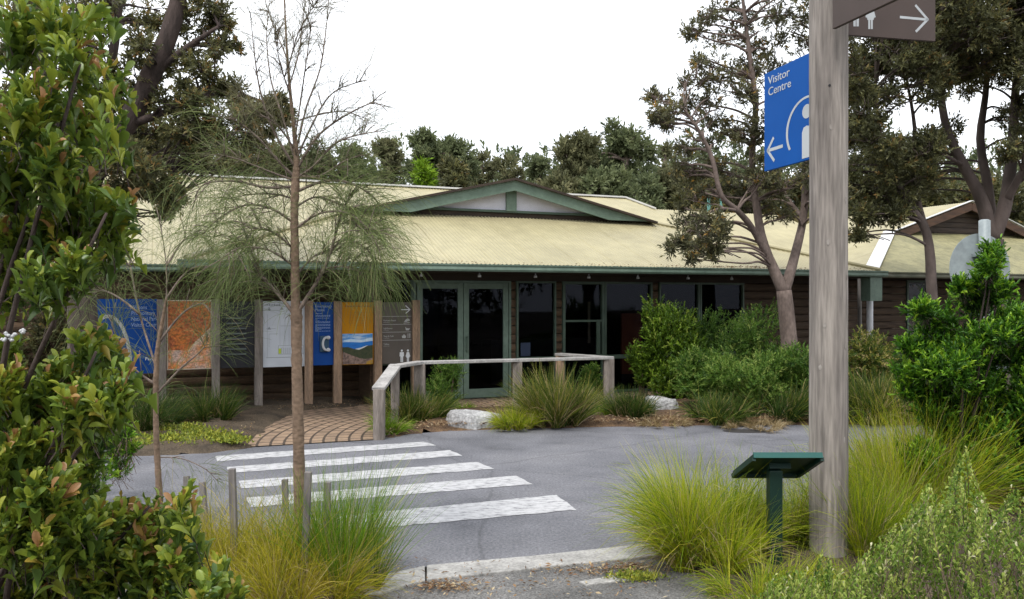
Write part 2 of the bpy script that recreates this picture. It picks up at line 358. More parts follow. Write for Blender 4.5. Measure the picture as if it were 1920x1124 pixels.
pts = [G(random.gauss(835,30), random.gauss(1103,4)) for _ in range(330)]+[G(random.gauss(1130,45), random.gauss(1073,4)) for _ in range(260)]+[G(random.gauss(1190,22), random.gauss(1066,3)) for _ in range(150)]
pts += [G(random.uniform(740,1260), random.uniform(1055,1124)) for _ in range(420)]
pts += [G(random.gauss(1185,14), random.gauss(1066,3)) for _ in range(40)]
litter('leaf_litter', pts, .004, (.012,.05), .4)
pts = [G(random.uniform(250,1600), 798+abs(random.gauss(0,14))+np.interp(x,(250,460,840,1600),(56,40,10,0))) for x in [0] for _ in range(0)]
# green ground cover
M_moss = leafmat('mossy_ground_cover', [(0,(.10,.13,.02)),(.5,(.22,.28,.03)),(1,(.42,.40,.05))], .25, .6)
pts = []
while len(pts) < 5200:
    c = random.choice(((390,828,55,10),(330,835,50,8),(430,838,35,5),(300,815,25,6),(260,838,30,8),(355,815,30,6)))
    p = G(random.gauss(c[0],c[2]*.5), random.gauss(c[1],c[3]*.55)); pts.append(p)
p = np.array([(a.x,a.y,.07+random.uniform(0,.035)) for a in pts]); n = len(p)
tag(leaves('ground_cover', p, nz(np.array([0,0,.6])+rdir(n)), rdir(n), rng.uniform(.025,.06,n), rng.uniform(.012,.03,n), rng.random(n), M_moss, None), 'low yellow green ground cover beside the brick paving', 'ground cover', kind='stuff')
pts = [G(random.gauss(1195,22), random.gauss(1083,4)) for _ in range(900)]
p = np.array([(a.x,a.y,.0+random.uniform(0,.02)) for a in pts]); n = len(p)
tag(leaves('ground_cover', p, nz(np.array([0,0,.6])+rdir(n)), rdir(n), rng.uniform(.015,.035,n), rng.uniform(.008,.016,n), rng.random(n), M_moss, None), 'small green weeds on the path edge', 'weeds', kind='stuff')
# dark iron drain patch on the far road side
M_iron = pmat('drain_iron', (.05,.045,.045), (.03,.03,.03), 20, .6)
m = MB(); c = G(1400,809); m.poly([(c.x+.33*math.cos(k/16*6.283), c.y+.16*math.sin(k/16*6.283), .004) for k in range(16)]); m.build('drain_cover', M_iron, road)
# ---------------------------------------------------------------- visitor centre
M_roof = pmat('cream_corrugated_steel', (.385,.345,.205), (.325,.290,.172), .9, .45, 0, spec=.45, fine=(4,.09))
M_roof2 = pmat('aged_olive_corrugated_steel', (.27,.25,.13), (.19,.18,.095), 1.2, .55, 0, spec=.4, fine=(7,.2))
M_cap = pmat('white_ridge_metal', (.62,.62,.62), (.54,.54,.54), 3, .4)
M_green = pmat('sage_green_paint', (.145,.205,.162), (.112,.162,.128), 2.5, .5, .1, 30, fine=(14,.12))
M_gdark = pmat('dull_green_frame_paint', (.085,.125,.095), (.06,.092,.07), 3, .5)
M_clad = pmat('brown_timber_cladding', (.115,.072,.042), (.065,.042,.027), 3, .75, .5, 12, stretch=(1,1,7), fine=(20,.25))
M_clad2 = pmat('shaded_dark_cladding', (.075,.05,.032), (.045,.03,.021), 3, .8, .4, 12, stretch=(1,1,7))  # darker copy of the cladding; deep eave shade is put into its colour
M_darkt = pmat('dark_stained_timber', (.06,.042,.032), (.035,.026,.021), 3, .75, .4, 12, stretch=(1,1,5))
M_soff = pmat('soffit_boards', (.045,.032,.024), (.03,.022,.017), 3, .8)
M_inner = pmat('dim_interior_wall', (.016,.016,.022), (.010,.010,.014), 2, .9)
M_lilac = pmat('pale_gable_sheet', (.66,.66,.74), (.58,.58,.65), 3, .8, 0, fine=(160,.2))
M_white = pmat('white_enamel', (.60,.61,.63), (.50,.51,.53), 4, .45)
M_redb = pmat('brown_pine_fascia', (.085,.045,.026), (.05,.028,.018), 3, .7, .3, 10, stretch=(1,1,5))
M_glass, nt, b = newmat('dark_window_glass')
tr = nd(nt,'ShaderNodeBsdfTransparent'); tr.inputs[0].default_value = (.55,.57,.62,1)
gl = nd(nt,'ShaderNodeBsdfGlossy'); gl.inputs['Roughness'].default_value = .015; gl.inputs[0].default_value = (.8,.85,1,1)
mx = nd(nt,'ShaderNodeMixShader'); mx.inputs[0].default_value = .007
nt.links.new(tr.outputs[0], mx.inputs[1]); nt.links.new(gl.outputs[0], mx.inputs[2]); nt.links.new(mx.outputs[0], nt.nodes['Material Output'].inputs[0])

vc = thing('visitor_centre_building', W(0,2,0), 'long low timber visitor centre with cream corrugated roof, sage green gable and glass doors', 'building')
EZ, EV, UL, UR, PF = 2.39, -1.2, ub(350,-1.2), ub(1648,-1.2), .38
def corr(m, s0, s1, lohi, place, pitch=.076, amp=.009, rows=1):
    """corrugated sheet: ribs every pitch along s, running from lo(s) to hi(s)."""
    n = int((s1-s0)/pitch*4); prev = None
    for k in range(n+1):
        s = s0+(s1-s0)*k/n; ph = s/pitch*2*math.pi; dz = amp*math.sin(ph)
        if int(s/pitch) % 10 == 0 and math.sin(ph) < -.6: dz -= .006
        lo, hi = lohi(s)
        if hi-lo < .02: prev = None; continue
        i = len(m.v)
        for r in range(rows+1): m.v.append(place(s, lo+(hi-lo)*r/rows)+UP*dz)
        if prev is not None:
            for r in range(rows): m.f.append([prev+r, i+r, i+r+1, prev+r+1])
        prev = i
GV, GZ0 = 1.7, EZ+PF*(1.7-EV)
gL, gR = ub(664,GV-.27), ub(1226,GV-.27)
KL, KR = (gL-UL)/(GV-EV), (UR-gR)/(GV-EV)
m = MB(); corr(m, UL, UR, lambda u: (EV, min(GV+.12, EV+(u-UL)/KL, EV+(UR-u)/KR)), lambda u, v: W(u, v, EZ+PF*(v-EV)))
m.build('front_roof', M_roof, vc)
m = MB()
corr(m, EV, 3.5, lambda v: (0, min((v-EV)*KL, gL+.1-UL)), lambda v, q: W(UL+q, v, EZ+PF*q/KL)); m.build('hip_roof', M_roof, vc); m = MB()
corr(m, EV, 3.5, lambda v: (0, min((v-EV)*KR, UR-gR+.1)), lambda v, q: W(UR-q, v, EZ+PF*q/KR)); m.build('hip_roof', M_roof, vc)
# hip cappings
for u0, u1, sg in ((UL,gL,1),(UR,gR,-1)):
    m = MB(); m.tube([W(u0-.02*sg,EV-.02,EZ+.02), W(u1,GV,GZ0+.03)], [.04,.04], 6); m.build('hip_capping', M_roof, vc)
# main roof behind
MV0, MV1, MZ0, MZ1 = .8, 6.3, 2.39, 4.63; MP = (MZ1-MZ0)/(MV1-MV0)
uh0, uh1 = ub(1170,6.3), ub(1224,5.4)
def mhi(u):
    vlow = MV0+(4.24-MZ0)/MP
    return (MV0, MV1 if u < uh0 else (MV1+(vlow-MV1)*(u-uh0)/(uh1-uh0) if u < uh1 else vlow))
m = MB(); corr(m, -15, 10.6, mhi, lambda u, v: W(u, v, MZ0+MP*(v-MV0))); m.build('main_roof', M_roof, vc)
m = MB(); m.poly([W(-15,MV1,MZ1-.02),W(uh0,MV1,MZ1-.02),W(uh0,11.8,MZ0),W(-15,11.8,MZ0)])
m.poly([W(uh0,MV1,MZ1-.02),W(uh1,mhi(uh1)[1],4.22),W(uh1,11.8,MZ0),W(uh0,11.8,MZ0)]); m.poly([W(uh1,mhi(uh1)[1],4.22),W(12,mhi(uh1)[1],4.22),W(12,11.8,MZ0),W(uh1,11.8,MZ0)])
m.build('rear_roof', M_roof, vc)
m = MB(); pr = [W(-15,MV1,MZ1+.015),W(uh0,MV1,MZ1+.015),W(uh1,mhi(uh1)[1],4.255)]
for a, c in ((0,1),(1,2)):
    d = (pr[c]-pr[a]); L = d.length; d.normalize(); s = Vector((-SA,CA,0)); m.box((pr[a]+pr[c])/2, d*L/2, s*.11, UP*.02)
m.build('ridge_capping', M_cap, vc)
# gable (gablet) on top of the front roof
gu = (gL+gR)/2; gh = (gR-gL)/2; GP = zb(965,337,GV-.15)-GZ0
def gz(u): return GZ0+GP*(1-abs(u-gu)/gh)
m = MB()
for sg in (-1, 1):
    def place(v, q, sg=sg): return W(gu+sg*q, v, gz(gu+sg*q)+.01)
    corr(m, GV-.3, 6.0, lambda v: (0, gh+.06), place)
m.build('gable_roof', M_roof, vc)
m = MB()
for sg in (-1, 1):                        # dark moss grown verge edge under the sheet
    a, c = W(gu, GV-.3, gz(gu)-.012), W(gu+sg*(gh+.06), GV-.3, gz(gu+sg*gh)-.026)
    d = c-a; L = d.length; d.normalize(); nrm = Vector((-SA,CA,0)).cross(d); m.box((a+c)/2, d*L/2, Vector((-SA,CA,0))*.035, nrm*.022)
m.build('verge_trim', M_darkt, vc)
m = MB(); dp = .205
for sg in (-1, 1):                        # barge boards, cut level at the foot
    k = GP/gh; zb0 = GZ0+.015
    top0, bot0 = gz(gu)-.035, gz(gu)-.035-dp
    ut = gh+.0; ubm = (bot0-zb0)/k
    pts = [W(gu,GV-.27,top0), W(gu+sg*ut,GV-.27,max(zb0, top0-k*ut)), W(gu+sg*ut,GV-.27,zb0-.02), W(gu+sg*ubm,GV-.27,zb0-.02), W(gu,GV-.27,bot0)]
    if sg > 0: pts = pts[::-1]
    m.prism(pts, Vector((-SA,CA,0))*.035)
m.build('barge_board', M_green, vc)
m = MB(); zi = GZ0+.13; k = GP/gh; w_ = (gz(gu)-.06-zi)/k
m.poly([W(gu-w_,GV-.04,zi), W(gu+w_,GV-.04,zi), W(gu,GV-.04,gz(gu)-.06)]); m.build('gable_panel', M_lilac, vc)
m = MB(); m.wbox(gu-.11, gu+.11, GV-.11, GV-.045, zi-.02, gz(gu)-.17); m.build('king_post', M_green, vc)
m = MB(); m.wbox(gu-w_, gu+w_, GV-.09, GV-.045, zi-.05, zi-.003); m.build('gable_trim', M_gdark, vc)
m = MB(); m.wbox(gL+.3, gR-.3, GV-.04, GV+.06, GZ0-.15, zi-.055); m.build('gable_base_board', M_darkt, vc)
m = MB()
for sg in (-1,1):
    m.poly([W(gu,GV-.25,gz(gu)-.06), W(gu+sg*gh,GV-.25,GZ0-.06), W(gu+sg*gh,GV+.1,GZ0-.06), W(gu,GV+.1,gz(gu)-.06)])
m.build('gable_soffit', M_darkt, vc)
# gutters, soffit
m = MB()
def gutter(m, u0, u1, v, z):
    pr = [(0,0),(-.12,0),(-.135,.03),(-.125,.075),(-.14,.10),(-.14,.118),(-.128,.118),(-.115,.03),(-.01,.012)]
    m.prism([W(u0, v+a, z+c) for a, c in pr], W(u1,v,z)-W(u0,v,z))
gutter(m, UL-.13, UR+.15, EV+.03, EZ-.125)
for k in range(14):
    u = UL+(UR-UL)*(k+.5)/14; m.wbox(u-.012, u+.012, EV-.112, EV+.02, EZ-.0, EZ+.004)
m.build('gutter', M_green, vc)
for u0, sg in ((UL,-1),(UR,1)): m = MB(); m.wbox(u0+sg*.02-.06, u0+sg*.02+.06, EV+.035, MV0, EZ-.125, EZ-.01); m.build('side_gutter', M_green, vc)
m = MB(); gutter(m, -15, UL-.09, MV0+.03, EZ-.125); m.build('gutter', M_green, vc)
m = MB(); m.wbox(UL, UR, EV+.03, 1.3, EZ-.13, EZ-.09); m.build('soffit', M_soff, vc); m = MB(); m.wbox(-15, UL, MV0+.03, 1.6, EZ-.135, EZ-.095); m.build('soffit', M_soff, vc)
# leaf litter lying in the gutter edge
n = 700; uu = rng.uniform(UL+1, UR, n); uu[:350] = rng.normal(ub(1375,EV), .8, 350)
p = np.array([tuple(W(u, EV+random.uniform(-.09,.12), EZ+.02+random.uniform(0,.02))) for u in uu]); Ls = rng.uniform(.015,.05,n)
gd_ = leaves('gutter_debris', p, rdir(n)*np.array([1,1,.3]), rdir(n)+np.array([0,0,1]), Ls, Ls*.4, rng.random(n)*.5, M_litter, vc); gd_['kind'] = 'stuff'
# walls
def clad(m, u0, u1, v, z0, z1, pitch=.165):
    n = max(1, round((z1-z0)/pitch)); h = (z1-z0)/n
    for k in range(n):
        z = z0+k*h; pr = [(.05,0),(-.012,.004),(-.026,h*.25),(-.03,h*.5),(-.022,h*.8),(-.004,h-.012),(.05,h-.004)]
        m.prism([W(u0, v+a, z+c) for a, c in pr], W(u1,v,z)-W(u0,v,z))
ZT = zb(960,527,0); ZS = .70; FL = .02
U = lambda px: ub(px, 0)
uw0, uw1 = ub(698,0), UR-.35
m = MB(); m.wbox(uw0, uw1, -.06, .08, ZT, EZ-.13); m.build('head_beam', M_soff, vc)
for a, c in ((957.5,966),(1041,1052.5),(1221,1233)): m = MB(); clad(m, U(a), U(c), .0, FL, ZT); m.build('wall', M_clad, vc)
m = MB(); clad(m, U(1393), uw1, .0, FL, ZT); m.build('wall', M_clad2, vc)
m = MB(); clad(m, -15, uw0, 1.0, 0, EZ-.13); m.build('recessed_wall', M_clad, vc)
m = MB(); m.wbox(uw0-.02, uw0+.08, .082, 1.0, 0, EZ-.13); m.build('return_wall', M_clad, vc); m = MB(); m.wbox(uw1-.05, uw1+.05, .06, 6, 0, EZ-.1); m.build('return_wall', M_clad, vc)
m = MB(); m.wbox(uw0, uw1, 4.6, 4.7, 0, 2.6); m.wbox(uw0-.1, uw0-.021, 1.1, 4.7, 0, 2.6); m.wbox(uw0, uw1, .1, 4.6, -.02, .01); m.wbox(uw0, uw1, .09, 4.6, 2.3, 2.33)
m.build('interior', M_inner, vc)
# windows and doors: (px0, px1, z0, z1)
fw, fd = .035, .045
def frame(m, u0, u1, z0, z1, w=fw, d=fd, v=-.02, bottom=None):
    b_ = w if bottom is None else bottom
    m.wbox(u0, u0+w, v-d, v+d, z0, z1); m.wbox(u1-w, u1, v-d, v+d, z0, z1)
    m.wbox(u0+w, u1-w, v-d*.95, v+d*.95, z1-w, z1); m.wbox(u0+w, u1-w, v-d*.95, v+d*.95, z0, z0+b_)
def pane(u0, u1, z0, z1, par, v=0.0):
    m = MB(); m.wbox(u0, u1, v-.004, v+.004, z0, z1); return m.build('pane', M_glass, par)
def leaf(px0, px1, sw=.1):
    u0, u1 = U(px0), U(px1); m = MB(); frame(m, u0, u1, FL+.01, ZT-.05, sw, .03, -.03, .16); o = m.build('door', M_green, vc, bevel=.004)
    pane(u0+sw-.01, u1-sw+.01, FL+.15, ZT-.05-sw+.01, o, -.03); return o
d1 = leaf(780.5,866.5); d2 = leaf(867.5,951)
m = MB(); u = U(867.5)+.05; m.wbox(u-.012,u+.012,-.12,-.10,.85,1.15); m.wbox(u-.01,u+.01,-.10,-.06,.87,.89); m.wbox(u-.01,u+.01,-.10,-.06,1.11,1.13); m.build('handle', M_gdark, d2)
m = MB(); frame(m, U(774), U(957), FL, ZT-.005, .045, .06, .02, .012); m.build('door_frame', M_green, vc)
def window(px0, px1, z0=ZS, z1=ZT-.005, w=fw, rail=None, low=True):
    u0, u1 = U(px0), U(px1); m = MB(); frame(m, u0, u1, z0, z1, w)
    if rail: m.wbox(u0+w, u1-w, -.06, .03, rail-.018, rail+.018)
    o = m.build('window', M_gdark, vc)
    pane(u0+w-.005, u1-w+.005, z0+w-.005, z1-w+.005, o)
    if low:
        m = MB(); frame(m, u0, u1, FL+.002, z0-.003, w); l = m.build('low_window', M_gdark, vc); pane(u0+w-.005, u1-w+.005, FL+w-.003, z0-w, l)
    return o
window(700,773,low=True); wB = window(966.5,1040.5); wC = window(1053,1130.5,w=.05,rail=zb(1095,602,0)); window(1131.5,1220.5); window(1233.5,1309); window(1310,1392)
m = MB(); m.wbox(U(1116),U(1122),-.075,-.03,ZS+.03,zb(1118,602,0)-.02); m.wbox(U(1056),U(1122),-.075,-.03,ZS+.02,ZS+.05); m.build('sash', M_gdark, wC)
m = MB(); m.wbox(uw0,uw0+.06,-.07,.07,FL,ZT); m.build('corner_post', M_clad, vc)
# things seen through the glass
m = MB(); m.wbox(ub(1166,.5),ub(1203,.5),.5,.56,.3,zb(1180,588,.5)); m.build('inside_board', pmat('rust_red_board',(.42,.12,.05),(.32,.09,.04),4,.6), vc)
m = MB(); m.wbox(U(977),U(995),.016,.02,ZS+.05,zb(985,643,0)); m.build('paper_notice', pmat('pale_blue_paper',(.55,.62,.75),None,6,.8), wB)
m = MB(); m.wbox(ub(1103,.3),ub(1107,.3),.3,.33,.95,zb(1104,566,.3)); m.build('inside_rod', pmat('tan_rod',(.42,.34,.2),None,6,.7), vc)
# counter and shelves inside
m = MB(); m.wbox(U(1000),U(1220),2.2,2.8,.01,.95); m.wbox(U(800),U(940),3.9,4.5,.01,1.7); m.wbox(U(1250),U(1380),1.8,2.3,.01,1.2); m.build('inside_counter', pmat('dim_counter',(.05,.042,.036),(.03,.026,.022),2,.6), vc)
# under-eave lamps
for px in (655,790,899,1004,1104,1196,1290,1372):
    m = MB(); c = W(ub(px,-.9), -.9, EZ-.135); m.tube([c, c-UP*.03, c-UP*.035, c-UP*.075], [.012,.012,.026,.03], 10); m.build('downlight', M_white, vc, smooth=True)
# eave end: rainwater head and downpipe
ue = UR+.02
m = MB(); m.wbox(ue-.27, ue+.05, EV-.02, EV+.24, EZ-.62, EZ-.13); m.build('eave_end_beam', M_green, vc, bevel=.006)
m = MB(); c = W(ub(1631,-.8), -.8, 0); m.tube([c, c+UP*(EZ-.14)], [.065,.065], 14); m.build('verandah_post', M_white, vc, smooth=True)
m = MB(); c = W(ub(1612,-.3), -.3, 0); m.tube([c, c+UP*(EZ-.14)], [.045,.045], 10); m.build('downpipe', pmat('drab_pipe_paint',(.13,.12,.11),None,5,.6), vc, smooth=True)

# ---------------------------------------------------------------- annexe on the right
ax = thing('annexe_building', W(13,3,0), 'brown timber annexe with olive gabled roof behind the round road sign', 'building')
AE, AF = -.7, 2.2; au0 = ub(1632,AE); upk = ub(1820,2.0); apz = zb(1820,379,2.0)
aS = (apz-EZ)/(upk-au0); afz = EZ+.4*(AF-AE); auf = au0+(afz-EZ)/aS; gcx = upk
m = MB()
corr(m, au0, 2*gcx-au0, lambda u: (AE, min(AF+.1, AE+(min(u-au0, 2*gcx-au0-u))*(AF-AE)/(auf-au0))), lambda u, v: W(u, v, EZ+.4*(v-AE))); m.build('skirt_roof', M_roof2, ax)
m = MB()
for sg in (-1, 1):
    def place(v, q, sg=sg): return W(gcx+sg*q, v, apz-aS*q)
    def lohi(v):
        hi = gcx-au0; 
        return (0, (gcx-auf) if v < AF else hi) if v >= AF-.01 else (0, (gcx-auf)+ (auf-au0)*max(0,(AF-v))/(AF-AE)*0)
    corr(m, AF-.2, 13, lohi, place)
    def lo2(v): 
        t = (v-AE)/(AF-AE); return ((gcx-auf)+.0, (gcx-au0)) if v >= AF else ((gcx-au0)-(auf-au0)*t, gcx-au0)
    corr(m, AE, AF, lo2, place)
m.build('gable_roof', M_roof, ax)
m = MB(); a, c = W(au0-.02,AE-.02,EZ+.02), W(auf,AF,afz+.03); d = c-a; L = d.length; d.normalize(); s = d.cross(UP).normalized()
for q in (-1,1): m.box((a+c)/2+s*.075*q, d*L/2, (s+UP*-.25*q)*.073, d.cross(s)*.008)
m.tube([a+UP*.012, c+UP*.012], [.02,.02], 6)
m.build('hip_capping', M_cap, ax)
m = MB()
for sg in (-1,1):
    a, c = W(gcx,AF-.23,apz-.03), W(gcx+sg*(gcx-auf),AF-.23,afz-.03); d = c-a; L = d.length; d.normalize(); nr = Vector((-SA,CA,0)).cross(d); m.box((a+c)/2-UP*.09, d*L/2, Vector((-SA,CA,0))*.02, nr*.1)
m.build('barge_board', M_redb, ax)
m = MB()
for sg in (-1,1):
    a, c = W(gcx,AF-.22,apz+.03), W(gcx+sg*(gcx-auf),AF-.22,afz+.03); d = c-a; L = d.length; d.normalize(); nr = Vector((-SA,CA,0)).cross(d); m.box((a+c)/2, d*L/2, Vector((-SA,CA,0))*.05, nr*.008)
m.build('barge_capping', M_cap, ax)
m = MB(); n = 6
for k in range(n):
    z0 = afz-.1+(apz-afz)*k/n; z1 = afz-.1+(apz-afz)*(k+1)/n; hw = (gcx-auf)*(1-(k+.5)/n)
    m.prism([W(gcx-hw,AF+.05+a,z0+c) for a,c in ((.05,0),(-.01,.0),(-.02,(z1-z0)*.5),(0,z1-z0-.01),(.05,z1-z0-.003))], W(gcx+hw,0,0)-W(gcx-hw,0,0))
m.build('gable_wall', M_darkt, ax)
m = MB(); gutter(m, au0+.2, 2*gcx-au0, AE+.03, EZ-.125); m.build('gutter', pmat('mossy_brown_gutter',(.12,.12,.085),(.07,.075,.05),4,.7), ax)
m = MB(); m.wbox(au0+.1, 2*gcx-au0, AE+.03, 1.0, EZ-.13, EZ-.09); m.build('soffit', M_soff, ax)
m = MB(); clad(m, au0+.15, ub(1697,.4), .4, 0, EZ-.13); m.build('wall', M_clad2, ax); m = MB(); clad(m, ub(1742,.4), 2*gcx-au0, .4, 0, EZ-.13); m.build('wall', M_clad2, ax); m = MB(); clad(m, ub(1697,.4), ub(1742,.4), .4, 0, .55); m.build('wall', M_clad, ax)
m = MB(); u0, u1 = ub(1698,.4), ub(1741,.4); frame(m, u0, u1, .56, EZ-.14, .05, .05, .4); wn = m.build('window', M_gdark, ax)
pane(u0+.04, u1-.04, .6, EZ-.18, wn, .4)
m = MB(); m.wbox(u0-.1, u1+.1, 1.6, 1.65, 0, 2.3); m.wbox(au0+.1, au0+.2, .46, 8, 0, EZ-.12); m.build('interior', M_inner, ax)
# teal A-frame of poles seen beyond the roof
tp = thing('pole_frame', P(1327,372,30)*1.0-UP*2.5, 'small teal frame of poles standing beyond the cream roof', 'pole frame')
M_teal = pmat('teal_paint', (.13,.30,.27), (.10,.24,.22), 5, .5)
for a, c in (((1320,400),(1329,366)),((1336,400),(1329,366)),((1329,366),(1352,368)),((1326,384),(1334,384)),((1352,368),(1353,400))):
    m = MB(); q0, q1 = P(*a,30), P(*c,30)
    if a[1] > 390: q0 = q0-UP*3.6*(1)
    if c[1] > 390: q1 = q1-UP*3.6
    m.tube([q0,q1],[.045,.045],6); m.build('pole', M_teal, tp)
# ---------------------------------------------------------------- information boards by the path
M_post = pmat('weathered_timber', (.25,.215,.19), (.14,.12,.105), 2.5, .85, .6, 14, stretch=(6,6,.7), fine=(16,.25))
M_postw = pmat('warm_timber', (.36,.24,.155), (.20,.14,.10), 2.2, .85, .6, 14, stretch=(6,6,.8), fine=(16,.25))
M_postd = pmat('damp_dark_timber', (.20,.17,.155), (.11,.095,.088), 2.5, .85, .6, 14, stretch=(6,6,.8))
M_blue = pmat('sign_blue', (.006,.055,.25), (.005,.048,.22), 3, .5, 0, spec=.15)
M_bright = pmat('pole_sign_blue', (.003,.085,.36), (.0025,.078,.335), 3, .55, 0, spec=.12)
M_brown = pmat('sign_brown', (.085,.063,.056), (.075,.056,.05), 3, .5, 0, spec=.2)
M_sgrey = pmat('sign_taupe', (.105,.087,.074), (.09,.076,.064), 3, .5)
M_lett = pmat('white_lettering', (.72,.74,.76), None, 5, .5)
M_lett2 = pmat('pale_blue_lettering', (.28,.38,.58), None, 5, .5)
M_lett3 = pmat('weak_white_lettering', (.42,.42,.41), None, 5, .5)
M_orange = pmat('sign_orange', (.50,.22,.005), (.45,.19,.004), 3, .5, 0, spec=.15)
M_black = pmat('black_metal', (.012,.013,.016), (.02,.02,.024), 6, .5)
ib = thing('information_board', W(ub(450,-.15),-.15,0), 'row of coloured information panels between timber posts beside the brick paving', 'information board')
BV = -.15; EU = Vector((CA,SA,0)); EVv = Vector((-SA,CA,0))
def zz(px, py): return zb(px, py, BV)
for x0, x1, yt, mt in ((127,153,557,M_post),(294,312,562,M_post),(397,412,561,M_post),(477,492,562,M_post),(571,586,564,M_postw),(625,640,565,M_postw),(701,715,564,M_postw),(772,786,563,M_postw)):
    m = MB(); u0, u1 = ub(x0,BV), ub(x1,BV); zt = zz((x0+x1)/2, yt)
    q = [W(u0,BV-.065,-.05),W(u1,BV-.065,-.05),W(u1,BV+.065,-.05),W(u0,BV+.065,-.05)]
    m.prism(q, UP*(zt+.05)); o = m.build('post', mt, ib, bevel=.008)
def panel(x0, x1, yt, yb, mat, name='panel', v=BV, th=.012):
    m = MB(); u0, u1 = ub(x0,v), ub(x1,v); xm = (x0+x1)/2; z1, z0 = zb(xm,yt,v), zb(xm,yb,v)
    m.wbox(u0, u1, v-th, v+th, z0, z1); o = m.build(name, mat, ib); return o, u0, u1, z0, z1, v-th
def strip(m, u0, u1, z0, z1, v, th=.0015): m.wbox(u0, u1, v-th, v-.0002, z0, z1)
def flat(name, pts, v, mat, par, th=.0015):
    m = MB(); q = [W(a, v-th, c) for a, c in pts]; m.prism(q, EVv*(th-.0003)); return m.build(name, mat, par)
def itext(body, u, z, size, v, mat, par, sx=1): return text(body, EU, UP, W(u, v-.002, z), size, mat, par, sx)
def arcband(cu, cz, ru, rz, w, a0, a1, n=28):
    out = [(cu+ru*math.cos(math.radians(a0+(a1-a0)*k/n)), cz+rz*math.sin(math.radians(a0+(a1-a0)*k/n))) for k in range(n+1)]
    inn = [(cu+(ru-w)*math.cos(math.radians(a0+(a1-a0)*k/n)), cz+(rz-w)*math.sin(math.radians(a0+(a1-a0)*k/n))) for k in range(n+1)]
    return out, inn
# blue panel with arch emblem
o, u0, u1, z0, z1, v = panel(153,295,561,702,M_blue); o['label'] = 'blue panel with white arch emblem'
PX = lambda px: ub(px, BV)
def emblem_band(cpx, cpy, rx, ry, w, par, mat, a0=8, a1=172):
    out, inn = arcband(PX(cpx), zz(cpx,cpy), (PX(cpx+rx)-PX(cpx-rx))/2, (zz(cpx,cpy-ry)-zz(cpx,cpy)), w, a0, a1)
    m = MB()
    for k in range(len(out)-1): m.poly([W(out[k][0],v-.002,out[k][1]),W(out[k+1][0],v-.002,out[k+1][1]),W(inn[k+1][0],v-.002,inn[k+1][1]),W(inn[k][0],v-.002,inn[k][1])])
    return m.build('emblem', mat, par)
emblem_band(203,685,45,95,.055,o,M_lett3,0,180)
m = MB(); c = W(PX(203), v-.002, zz(203,632)); m.poly([c+EU*.06*math.cos(k/20*6.283)+UP*.06*math.sin(k/20*6.283) for k in range(20)]); m.poly([W(PX(195),v-.002,zz(203,700)),W(PX(211),v-.002,zz(203,700)),W(PX(211),v-.002,zz(203,650)),W(PX(195),v-.002,zz(203,650))]); m.build('emblem', M_lett3, o)
for k, s in enumerate(('Wilsons','Promontory','National Park','Visitor Centre')): itext(s, PX(246), zz(246,580+k*11), .085, v, M_lett2, o, .8)
itext('Parks', PX(272), zz(272,676), .07, v, M_lett, o)
# rust coloured picture panel
M_rust = pmat('rust_rock_picture', (.34,.09,.04), (.50,.15,.03), 5, .5, 0, fine=(30,.6)); M_rust2 = pmat('pale_orange_rock_picture', (.62,.22,.06), (.50,.36,.30), 9, .5, 0, fine=(40,.5))
M_cream = pmat('cream_edge', (.6,.5,.4), None, 4, .6)
o, u0, u1, z0, z1, v = panel(313,397,563,693,M_cream); o['label'] = 'picture panel of rust orange rock'
flat('picture', [(u0+.015,z0+.015),(u1-.015,z0+.015),(u1-.015,z1-.015),(u0+.015,z1-.015)], v, M_rust, o)
v2 = v-.0017
flat('picture', [(u0+.015,z0+.015),(u1-.015,z0+.015),(u1-.015,z0+(z1-z0)*.61),(u0+(u1-u0)*.42,z0+(z1-z0)*.27),(u0+.015,z0+(z1-z0)*.29)], v2, M_rust2, o)
flat('picture', [(u0+(u1-u0)*.44,z0+(z1-z0)*.255),(u0+(u1-u0)*.5,z0+(z1-z0)*.255),(u1-.015,z0+(z1-z0)*.57),(u1-.015,z0+(z1-z0)*.61)], v2-.0017, pmat('pale_rock_vein',(.62,.45,.33),(.5,.33,.22),20,.6), o)
# black brochure rack
o, u0, u1, z0, z1, v = panel(413,477,566,690,M_black,'brochure_rack'); o['label'] = 'black rack with rows of narrow ledges'
m = MB()
for k in range(8):
    z = zz(445, 597+k*9.6); m.wbox(u0+.09, u1-.13, v-.05, v-.001, z-.012, z+.012)
m.build('ledge', pmat('dull_steel',(.10,.12,.12),(.06,.07,.07),6,.5), o)
# white map panel
o, u0, u1, z0, z1, v = panel(493,571,565,688,pmat('white_map_board',(.54,.57,.62),(.48,.51,.56),3,.4)); o['label'] = 'white map panel with thin grey lines'
M_ink = pmat('grey_map_ink',(.25,.27,.30),None,5,.6); m = MB(); X = lambda f: u0+(u1-u0)*f; Z = lambda f: z0+(z1-z0)*f
for a, c, e, g in ((.07,.93,.14,.148),(.36,.97,.32,.325),(.36,.97,.19,.196),(.36,.368,.19,.32),(.965,.972,.19,.32),(.4,.405,.33,.88),(.52,.525,.33,.85),(.1,.106,.15,.8),(.62,.625,.33,.8),(.74,.745,.33,.9),(.14,.36,.5,.505),(.14,.146,.3,.5),(.07,.3,.58,.585),(.42,.92,.62,.625)):
    m.poly([W(X(a),v-.002,Z(e)),W(X(c),v-.002,Z(e)),W(X(c),v-.002,Z(g)),W(X(a),v-.002,Z(g))])
for a in np.linspace(.44,.93,11): m.poly([W(X(a),v-.002,Z(.2)),W(X(a+.012),v-.002,Z(.2)),W(X(a+.012),v-.002,Z(.29)),W(X(a),v-.002,Z(.29))])
